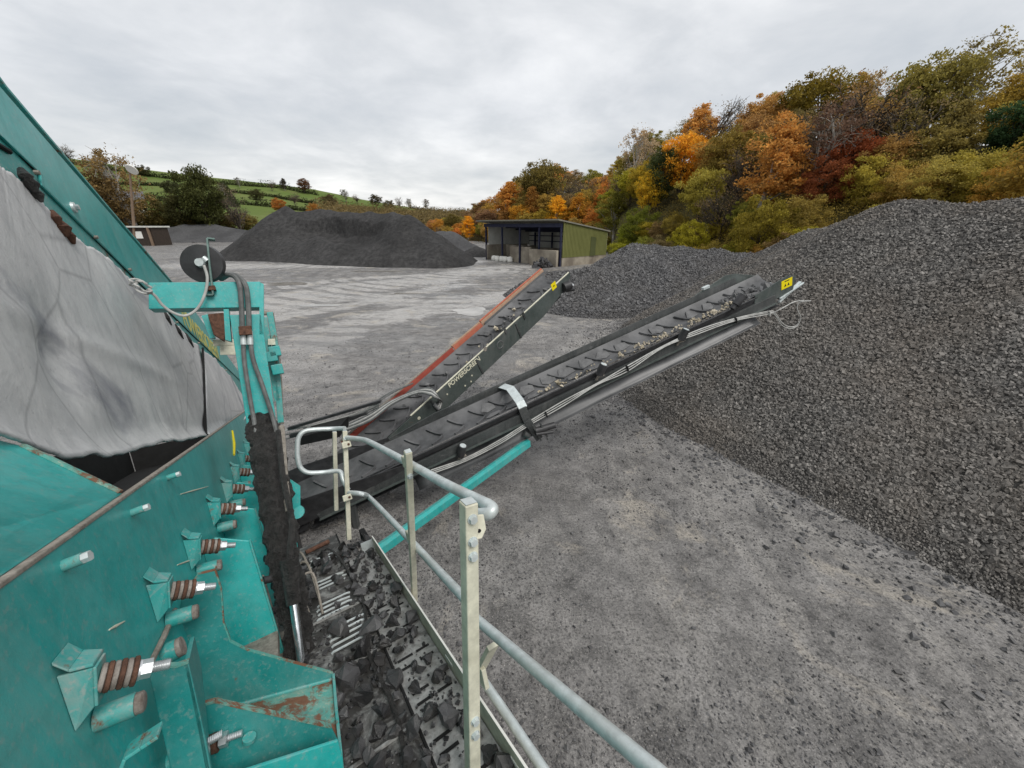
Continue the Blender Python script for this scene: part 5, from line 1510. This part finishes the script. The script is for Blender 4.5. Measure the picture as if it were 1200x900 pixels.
tube('top_rail', [on_c(552, 720, CR - .01), on_c(600, 761, CR), on_c(754, 892, CR), on_c(800, 931, CR)], .0195)
tube('mid_rail', [on_c(553, 778, CR - .01), on_c(590, 832, CR), on_c(633, 896, CR), on_c(660, 936, CR)], .0195)
gd = 3.6
tube('end_loop', [on_d(404, 502, gd - .1), on_d(390, 502.5, gd), on_d(368, 503.5, gd), on_d(356, 506, gd), on_d(350, 513, gd), on_d(348.5, 525, gd), on_d(349.5, 540, gd), on_d(353, 549, gd), on_d(362, 554, gd), on_d(380, 553.5, gd), on_d(398, 552.5, gd - .05), on_d(402, 562, gd - .1), on_d(408, 574, gd - .12)], .019, n=5)
# clamps and the hinge plate
for px, py, c_ in ((476, 541, CR - .03), (480, 628, CR - .03)):
    p = on_c(px, py, c_); m = MB(); m.cbox(p, C, D, N, .03, .055, .062); m.build('clamp', 'galv_cream', rail, 0, .006)
for px, py, d in ((406, 521, 3.40), (407, 583, 3.42)):
    p = on_d(px, py, d); m = MB(); m.cbox(p, C, D, N, .07, .02, .05); b_ = m.build('clamp', 'galv_cream', rail, 0, .005)
    m = MB(); m.tube([p + C * .015 - D * .011, p + C * .015 - D * .016], .010, 10); m.build('bolt', 'rust', b_)
dh = (t1 - CAM).dot(D)
m = MB(); m.prism([on_d(556, 604, dh), on_d(567, 603, dh), on_d(570, 620, dh), on_d(565, 631, dh), on_d(556, 633, dh)], D * .008); hp = m.build('hinge_plate', 'galv_cream', rail, 0, .002)
m = MB(); q = on_d(561.5, 622, dh - .001); m.tube([q, q - D * .002], .006, 10); m.build('hole', 'black', hp)
m = MB(); a = on_c(562, 786, CR - .03); b = on_c(578, 756, CR - .005); m.bar(a, b, .02, .05, C); m.cbox(on_c(566, 792, CR - .035), C, D, N, .02, .05, .09); m.build('brace_plate', 'galv_cream', rail, 0, .003)

# ------------------------------------------------------------------ conveyors
class Conv:
    def __init__(s, T0, H0):
        s.T = Vector(T0) + CAM; s.H = Vector(H0) + CAM
        s.u = (s.H - s.T).normalized(); s.v = s.u.cross(UP).normalized(); s.w = s.v.cross(s.u); s.len = (s.H - s.T).length
    def p(s, a, b, c): return s.T + s.u * a + s.v * b + s.w * c
    def hit(s, px, py, c):                # point of the plane at height c above the belt seen at a photo pixel
        return on_plane(px, py, s.w, (s.T + s.w * c - CAM).dot(s.w))
    def side(s, px, py, b): return on_plane(px, py, s.v, (s.T + s.v * b - CAM).dot(s.v))
    def par(s, q): return (Vector(q) - s.T).dot(s.u)
def chevron_belt(cv, a0, a1, prof, step, parent, name='belt', clh=.034, clw=.075, mat='belt'):
    """trough belt with V cleats; prof = [(lateral, height)...]"""
    m = MB(); n = 60; k = len(prof)
    for i in range(n + 1):
        a = a0 + (a1 - a0) * i / n
        for b, c in prof: m.v.append(cv.p(a, b, c + .006 * noise.noise((a * 3, b * 6, 0))))
    for i in range(n):
        for j in range(k - 1): m.f.append((i * k + j, (i + 1) * k + j, (i + 1) * k + j + 1, i * k + j + 1))
    bs = [p[0] for p in prof]; cs = [p[1] for p in prof]
    zc = lambda b: float(np.interp(b, bs, cs))
    a = a0 + .15
    while a < a1 - .2:
        for sgn in (-1, 1):
            lim = (bs[0] if sgn < 0 else bs[-1]) * .78
            q = []
            for t in (0.12, .4, .7, 1.0):
                b = lim * t; q.append(cv.p(a - .30 * t * abs(lim) / .33, b, zc(b) + clh * .5))
            for x, y in zip(q[:-1], q[1:]): m.bar(x, y + (y - x) * .02, clw * .45, clh, cv.w)
        a += step
    return m.build(name, mat, parent, 30)

# --- long side conveyor
B = Conv((-3.14, 5.06, -4.0), (5.13, 7.86, -1.1))
cb = T('side_conveyor', 'long dark conveyor rising to the right over the big stone pile', 'conveyor', tuple(B.p(.3, 0, 0).xy) + (0,))
LB = B.len
prof = [(-.34, .15), (-.24, .06), (-.12, .012), (0, .0), (.12, .012), (.22, .05), (.30, .085)]
belt = chevron_belt(B, -.35, LB + .12, prof, .40, cb)
# pale worn patches: mud caked between the cleats
m = MB(); a = 3.0
while a < LB - .3:
    for rep in range(2):
        oy = .0 if rep == 0 else .27
        if random.random() < .2: continue
        q = [(a, -.27, .085), (a + .22, -.24, .068), (a + .20, -.10, .02), (a + .02, -.06, .018), (a - .08, -.14, .03)]
        q = [B.p(x + random.uniform(-.05, .05) + .05 * rep, (y + oy) * random.uniform(.9, 1.05), float(np.interp(y + oy, [p_[0] for p_ in prof], [p_[1] for p_ in prof])) + .008) for x, y, z in q]
        m.prism(q, B.w * .005)
    a += .40
m.build('mud_patches', 'mud_pale', cb, 0) if 'mud_pale' in M else None
M['mud_pale'] = m_rough('dried_grey_mud', (.085, .085, .087), (.17, .17, .17), 9, .8, .4)
m.build('mud_patch', 'mud_pale', cb, 0)['kind'] = 'stuff'
# far wing board, near skirt, channel, slack lower sheet
m = MB(); m.prism([B.p(1.2, -.40, .02), B.p(LB - .35, -.40, .02), B.p(LB - .35, -.44, .24), B.p(2.2, -.44, .24), B.p(1.2, -.44, .14)], -B.v * .012); m.build('far_wing', 'conv_dark', cb, 0)
m = MB(); m.prism([B.p(0, .34, .0), B.p(LB - .7, .34, .0), B.p(LB - .7, .37, .10), B.p(0, .37, .10)], B.v * .03); m.build('near_skirt', 'rubber_black', cb, 0, .004)
m = MB(); m.box(B.p(0, .375, -.17), B.u * (LB - .3), B.v * .05, B.w * .16); ch = m.build('frame_channel', 'conv_dark', cb, 0, .004)
m = MB(); m.box(B.p(0, .425, -.175), B.u * (LB - .3), B.v * .05, B.w * .012); m.build('channel_flange', 'conv_green', ch, 0)
m = MB(); m.box(B.p(0, -.43, -.17), B.u * (LB - .2), B.v * .05, B.w * .16); m.build('frame_channel', 'conv_dark', cb, 0)
# lower sheet hanging below the near channel
n = 40; mm = MB()
for i in range(n + 1):
    a = 1.5 + (LB - .75 - 1.5) * i / n
    for j in range(7):
        s = j / 6
        mm.v.append(B.p(a, .40 + .10 * s + .02 * noise.noise((a * 1.3, s * 3, 2)) - .07 * math.sin(PI * s), -.19 - .27 * s * (1 - .25 * (i / n))))
for i in range(n):
    for j in range(6): mm.f.append((i * 7 + j, i * 7 + j + 1, (i + 1) * 7 + j + 1, (i + 1) * 7 + j))
o = mm.build('lower_sheet', 'dark_sheet', cb, 180); sd_ = o.modifiers.new('t', 'SOLIDIFY'); sd_.thickness = .008
m = MB(); m.tube([B.p(1.5, .50, -.465), B.p(LB - .75, .50, -.39)], .008, 6); m.build('sheet_hem', 'dark_sheet', cb)
# return belt underneath
m = MB(); m.box(B.p(-.2, -.33, -.33), B.u * (LB + .1), B.v * .66, B.w * .012); m.build('return_belt', 'rubber_black', cb, 0)
# head: drum, side plates, sticker, scraper arms
m = MB(); m.tube([B.p(LB, -.36, -.1), B.p(LB, .36, -.1)], .13, 24); m.build('head_drum', 'rubber_black', cb)
m = MB(); m.prism([B.p(LB - .8, .38, -.14), B.p(LB + .15, .38, -.10), B.p(LB + .22, .38, .16), B.p(LB + .0, .38, .25), B.p(LB - .75, .38, .15)], B.v * .014); hpl = m.build('head_plate', 'conv_green', cb, 0, .004)
m = MB(); m.prism([B.p(LB - 1.3, -.40, .0), B.p(LB + .1, -.40, -.1), B.p(LB + .12, -.42, .12), B.p(LB - .3, -.48, .30), B.p(LB - .55, -.48, .36), B.p(LB - 1.35, -.46, .24)], -B.v * .014); m.build('head_plate', 'conv_green', cb, 0, .004)
m = MB(); m.box(B.p(LB - 1.15, -.50, .27), B.u * .16, B.v * .06, B.w * .06); m.build('pale_guard', 'galv', cb, 0, .006)
q0 = B.side(917, 330, .396); q1 = B.side(929, 330, .396)
c_ = B.side(922, 334, .396) + B.w * .03
m = MB(); m.cbox(c_, B.u, B.w, B.v, .26, .17, .004); stk = m.build('warning_sticker', 'yellow', cb, 0)
m = MB()
for k in (-1, 1):
    m.prism([c_ + B.u * (k * .038 - .026) - B.w * .045 + B.v * .0025, c_ + B.u * (k * .038 + .026) - B.w * .045 + B.v * .0025, c_ + B.u * k * .038 + B.w * .012 + B.v * .0025], B.v * .001)
m.cbox(c_ + B.w * .055 + B.v * .003, B.u, B.w, B.v, .11, .018, .001)
m.build('pictogram', 'black', stk, 0)
for a_, b_, w1, w2 in ((B.p(LB - .2, .42, -.13), B.p(LB + .46, .36, -.07), .03, .03), (B.p(LB - .2, .40, -.20), B.p(LB + .45, .30, -.06), .05, .04), (B.p(LB - .3, -.3, -.2), B.p(LB + .35, -.25, -.12), .05, .04)):
    m = MB(); m.bar(a_, b_, w1, w2); m.build('scraper_arm', 'galv', cb, 0, .004)
m = MB(); m.tube([B.side(862, 357, .45), B.side(871, 346, .47)], .075, 16); m.tube([B.side(858, 362, .45), B.side(862, 357, .45)], .05, 12); m.build('hydraulic_motor', 'rubber_black', cb)
# guide rollers on brackets
for px, py in ((801, 392), (705, 433), (541, 528)):
    q = B.side(px, py, .50); ax = (B.w * .72 + B.v * .15 + B.u * .45).normalized()
    m = MB(); m.tube([q - ax * .10, q + ax * .10], .068, 18); r_ = m.build('guide_roller', 'rubber_black', cb)
    m = MB(); m.tube([q + ax * .1005, q + ax * .107], .052, 16); m.build('roller_cap', 'galv', r_)
    m = MB(); m.bar(q - ax * .105, q - ax * .22 - B.v * .02, .035, .02, B.v); m.bar(q - ax * .15, q - ax * .16 + B.u * .12, .03, .02, B.v); m.build('roller_bracket', 'rim', r_, 0)
# hoses along the near side with ties and the loop at the head
for k, (off, r_) in enumerate(((0, .011), (2.2, .009), (4.5, .010))):
    path = [(505, 551 + off), (545, 537 + off * .8), (585, 516 + off), (620, 494 + off), (660, 470 + off * 1.3), (700, 449 + off * .4), (735, 429 + off * 1.4), (778, 405 + off * .4), (820, 386 + off), (862, 373 + off * .6), (900, 365 + off * .7)]
    pts = [B.side(x, y, .47 + .012 * k) for x, y in path]
    if k < 2:
        end = [(908, 367 + k * 2), (916, 378 + k * 3), (925, 383 + k * 2), (934, 381 + k), (938, 372), (934, 361), (938, 354), (950, 352.5)]
    else: end = [(915, 362), (930, 354), (942, 352)]
    pts += [B.side(x, y, .50 + .03 * k) for x, y in end]
    m = MB(); m.tube(curve_pts(pts, 5), r_, 7); m.build('hose', 'hose_white', cb)
for px, py in ((735, 430), (862, 374), (901, 366), (640, 484)):
    q = B.side(px, py + 1.5, .49); m = MB(); m.bar(q - B.w * .05, q + B.w * .05, .02, .06, B.v); m.build('hose_tie', 'black' if px != 901 else 'hose_white', cb, 0)
# galvanised strap over the belt and its folding hinge
def strap():
    pts = [B.side(588, 452, -.42), B.hit(598, 455, .24), B.hit(609, 470, .20), B.side(613, 478, .42)]
    m = MB()
    for a, b in zip(pts[:-1], pts[1:]): m.bar(a, b + (b - a).normalized() * .004, .15, .012, B.w)
    r = m.build('cross_strap', 'galv', cb, 0, .002)
    m = MB(); m.bar(B.side(612, 478, .44), B.side(618, 494, .47), .14, .03, B.v); m.bar(B.side(617, 492, .48), B.side(632, 514, .52), .13, .06, B.v); m.build('hinge_arm', 'conv_dark', r, 0, .006)
    m = MB(); m.tube([B.side(627, 505, .56), B.side(650, 498, .56)], .055, 16); m.tube([B.side(628, 509, .60), B.side(648, 506, .60)], .03, 12); m.build('hinge_pin', 'rubber_black', r)
    m = MB(); m.bar(B.side(624, 498, .58), B.side(634, 516, .58), .03, .03, B.v); m.bar(B.side(633, 496, .58), B.side(641, 512, .58), .03, .03, B.v); m.tube([B.side(614, 508, .5), B.side(620, 511, .5)], .05, 14); m.build('hinge_link', 'conv_dark', r, 0, .004)
strap()
# teal strut below
sa = B.side(620, 519, .50); sb_ = on_plane(447, 644, Vector((0, 1, 0)), 3.75)
sb_ = sb_ - (sa - sb_).normalized() * 1.3
m = MB(); m.bar(sb_, sa, .075, .12); st = m.build('support_strut', 'teal', cb, 0, .004)
nn = (sa - sb_).normalized()
m = MB(); xx = nn.cross(UP).normalized(); m.bar(sb_ + xx * -.05 + UP * .055, sa + xx * -.05 + UP * .055, .03, .02); m.build('strut_flange', 'teal_dark', st, 0)
# support frame down to the yard at the tail, tail drum
m = MB(); m.tube([B.p(-.35, -.34, -.16), B.p(-.35, .34, -.16)], .15, 20); m.build('tail_drum', 'rubber_black', cb)
for b in (-.4, .4):
    t_ = B.p(.5, b, -.2); m = MB(); m.bar(t_, Vector((t_.x, t_.y, .0)), .08, .08, Vector((1, 0, 0))); m.build('tail_leg', 'conv_dark', cb, 0)
m = MB(); m.prism([B.p(-.5, .40, -.15), B.p(1.5, .40, -.12), B.p(1.5, .42, .06), B.p(-.2, .48, .34), B.p(-.5, .48, .34)], B.v * .012); m.build('feed_boot', 'rubber_black', cb, 0)
m = MB(); m.prism([B.p(-.5, -.40, -.15), B.p(1.3, -.40, -.12), B.p(1.3, -.44, .18), B.p(-.2, -.50, .34), B.p(-.5, -.50, .34)], -B.v * .012); m.build('feed_boot', 'rubber_black', cb, 0)
# pale chips riding on the belt
def chips(cv, parent, a0, a1, n, b0, b1, z, mat, s, name):
    a = R.uniform(a0, a1, n); b = R.uniform(b0, b1, n); a = a + .05 * np.sin(a * 15)
    P = np.array([cv.p(x, y, z + .02) for x, y in zip(a, b)]) - np.array(origin_of(parent))
    o = link(name, stones_mesh(name, P, s * np.exp(R.normal(0, .3, n))), mat, parent); o['kind'] = 'stuff'
M['chip'] = m_rough('buff_stone_chip', (.25, .21, .14), (.50, .45, .36), 5, .8, .2)
chips(B, cb, LB - 3.3, LB - .9, 130, .06, .27, .045, 'chip', .042, 'stone_chips')
chips(B, cb, LB - 5.2, LB - 3.1, 60, .04, .28, .045, 'chip', .035, 'stone_chips')
chips(B, cb, LB - 1.2, LB - .2, 60, -.2, .2, .02, 'mud_pale', .07, 'grey_chips')

# --- second conveyor with the red skirting
A = Conv((-2.9, 6.27, -4.0), (.98, 9.95, -1.33))
ca = T('side_conveyor', 'shorter dark conveyor with orange red skirting and lettered side plate', 'conveyor', tuple(A.p(.3, 0, 0).xy) + (0,))
LA = A.len
proA = [(-.33, .13), (-.20, .04), (-.08, .005), (.08, .0), (.22, .03), (.34, .09)]
chevron_belt(A, -.3, LA + .1, proA, .36, ca)
pl = [A.p(.2, .40, -.34), A.p(LA - .9, .40, -.30), A.p(LA + .02, .40, -.14), A.p(LA + .32, .40, .06), A.p(LA + .30, .40, .14), A.p(.2, .40, .12)]
m = MB(); m.prism(pl, A.v * .014); pA = m.build('side_plate', 'conv_green', ca, 0, .003)
m = MB(); m.bar(A.p(1.1, .395, .140), A.p(LA + .3, .395, .160), .032, .02); m.build('pale_edge', 'galv_cream', pA, 0, .004)
m = MB(); m.prism([A.p(.2, -.40, -.30), A.p(LA - .2, -.40, -.26), A.p(LA - .1, -.40, .08), A.p(.2, -.40, .08)], -A.v * .014); m.build('side_plate', 'conv_green', ca, 0)
xs = [A.par(A.side(x, y, -.41)) for x, y in ((408, 511), (564, 384), (629, 327))]
# red skirting: lower red-orange run, upper orange run, with brown batten behind
def run(a0, a1, mat, z0, z1, bat):
    m = MB(); m.prism([A.p(a0, -.36, z0), A.p(a1, -.36, z0), A.p(a1, -.41, z1), A.p(a0, -.41, z1)], -A.v * .02); m.build('skirting', mat, ca, 0, .003)
    m = MB(); m.bar(A.p(a0, -.455, z1 - .01), A.p(a1, -.455, z1 - .01), .05, .06); m.build('batten', bat, ca, 0, .004)
M['orange_deep'] = m_rough('red_rubber', (.22, .035, .025), (.31, .07, .045), 9, .6, .2)
run(-.1, xs[1] - .9, 'orange_deep', .02, .19, 'rim')
run(xs[1] - .88, xs[1] + .05, 'orange', .02, .19, 'wood_strip')
run(xs[1] + .06, LA + .25, 'wood_strip', .05, .21, 'orange')
m = MB(); m.prism([A.p(xs[1] + .1, -.345, .0), A.p(LA + .2, -.345, .0), A.p(LA + .25, -.35, .17), A.p(xs[1] + .1, -.35, .17)], -A.v * .01); m.build('grey_liner', 'mud_pale', ca, 0)
m = MB(); m.tube([A.p(LA, -.36, -.1), A.p(LA, .36, -.1)], .12, 20); m.build('head_drum', 'rubber_black', ca)
m = MB(); m.box(A.p(-.2, -.32, -.3), A.u * (LA + .1), A.v * .64, A.w * .012); m.build('return_belt', 'rubber_black', ca, 0)
m = MB(); m.tube([A.side(660, 337, .45), A.side(668, 334, .50)], .11, 14); m.tube([A.side(664, 340, .45), A.side(672, 339, .47)], .05, 10); mo = m.build('hydraulic_motor', 'rubber_black', ca)
m = MB(); m.tube([A.side(668, 334, .505), A.side(671, 335, .53)], .05, 10); m.build('motor_cap', 'zinc', mo)
q = A.side(649, 335, .418); m = MB(); m.cbox(q, A.u, A.w, A.v, .17, .17, .004); sk = m.build('warning_sticker', 'yellow', pA, 0)
m = MB(); m.cbox(q + A.v * .003, A.u, A.w, A.v, .05, .03, .001); m.build('pictogram', 'black', sk, 0)
# lettering on the plate
l0 = A.side(526, 453, .416) - A.w * .04; l1 = A.side(566, 415, .416)
lettering('lettering', 'POWERSCREEN', l0, A.u, A.w, .15, 'cream_text', pA, .002, (l1 - l0).length / 1.18, .022, .0)
m = MB(); q = A.side(569.5, 410.5, .416); m.tube([q + A.w * .035, q + A.w * .035 + A.v * .003], .05, 18); m.build('round_logo', 'rim', pA)
# holes, clips and scuffs of the plate
for px, py, r_ in ((586, 404, .085),):
    q = A.side(px, py, .416); pts = [q + (A.u * math.cos(t) + A.w * math.sin(t)) * r_ for t in np.linspace(0, 6.0, 20)]
    m = MB(); m.tube(pts, .010, 6); m.build('ring_mark', 'mud_pale', pA)
for px, py in ((614, 370), (592, 387)):
    q = A.side(px, py, .42); m = MB(); m.bar(q - A.w * .09, q + A.w * .09, .05, .02, A.v); m.bar(q - A.u * .1 + A.w * .08, q + A.u * .02 + A.w * .08, .03, .02, A.v); m.build('clip', 'conv_dark', pA, 0)
for px, py in ((491, 490), (524, 462), (552, 447), (553, 440), (545, 452)):
    q = A.side(px, py, .417); m = MB(); m.tube([q, q + A.v * .006], .035 if px < 500 else .02, 9); m.build('bolt', 'galv_cream', pA)
m = MB()
for a in (1.6, 2.9, 4.2): m.bar(A.p(a, .42, -.31), A.p(a, .42, .1), .04, .02, A.v)
m.build('plate_rib', 'conv_dark', pA, 0)
# tall far legs
for b in (-.4, .4):
    t_ = A.p(.6, b, -.25); m = MB(); m.bar(t_, Vector((t_.x, t_.y, 0)), .08, .08, Vector((1, 0, 0))); m.build('support_leg', 'conv_dark', ca, 0)
m = MB(); m.bar(A.p(2.6, 0, -.3), Vector((A.p(.4, 0, 0).x, A.p(.4, 0, 0).y, .15)), .08, .08)
m.build('support_leg', 'conv_dark', ca, 0)
chips(A, ca, 1.2, LA - .2, 26, -.2, .3, .03, 'mud_pale', .08, 'grey_chips')
chips(A, ca, 1.2, LA - 1.0, 8, -.1, .3, .05, 'chip', .07, 'stone_chips')
# bundle of hoses thrown over the belt and the lattice arm to the left
for k in range(5):
    o = k * 2.3
    pts = [A.hit(398, 502 + o * .6, .30), A.hit(432, 486 + o * .9, .30), A.hit(460, 469 + o * .5, .34), A.hit(488, 458 + o * .35, .38), A.hit(503, 455 + o * .8, .36), A.hit(511, 461 + o * .6, .30), A.side(514 + k * .9, 470, .45), A.side(512 + k, 477 + o * .2, .46)]
    m = MB(); m.tube(curve_pts(pts, 6), .018, 7); m.build('hose', 'hose_white' if k % 2 else 'hose_grey', ca)
m = MB(); m.tube([A.side(509, 474, .44), A.side(514, 479, .44)], .04, 10); m.build('hose_fitting', 'zinc', ca)
for k, (x, y) in enumerate(((476, 452), (484, 449))):
    m = MB(); m.tube(curve_pts([A.hit(x, y, .3), A.hit(x - 22, y + 10, .34), A.hit(x - 40, y + 22, .36), A.hit(x - 48, y + 34, .3)], 5), .016, 6); m.build('hose', 'hose_grey', ca)
ya = 6.2
Py = lambda px, py, y=ya: on_plane(px, py, Vector((0, 1, 0)), y)
m = MB(); m.bar(Py(338, 502), Py(446, 470), .06, .05); m.bar(Py(340, 511), Py(430, 484), .05, .05); la = m.build('folding_arm', 'rubber_black', ca, 0, .004)
for k in range(3):
    m = MB(); m.tube(curve_pts([Py(332, 505 + 5 * k), Py(372, 497 + 4 * k), Py(410, 487 + 3 * k), Py(444, 473 + 2 * k)], 5), .014, 6); m.build('hose', 'hose_grey' if k else 'hose_white', la)
m = MB(); m.prism([Py(352, 512, 5.8), Py(398, 500, 5.8), Py(398, 512, 5.8), Py(352, 522, 5.8)], Vector((0, .4, 0))); m.build('arm_box', 'black', la, 0)
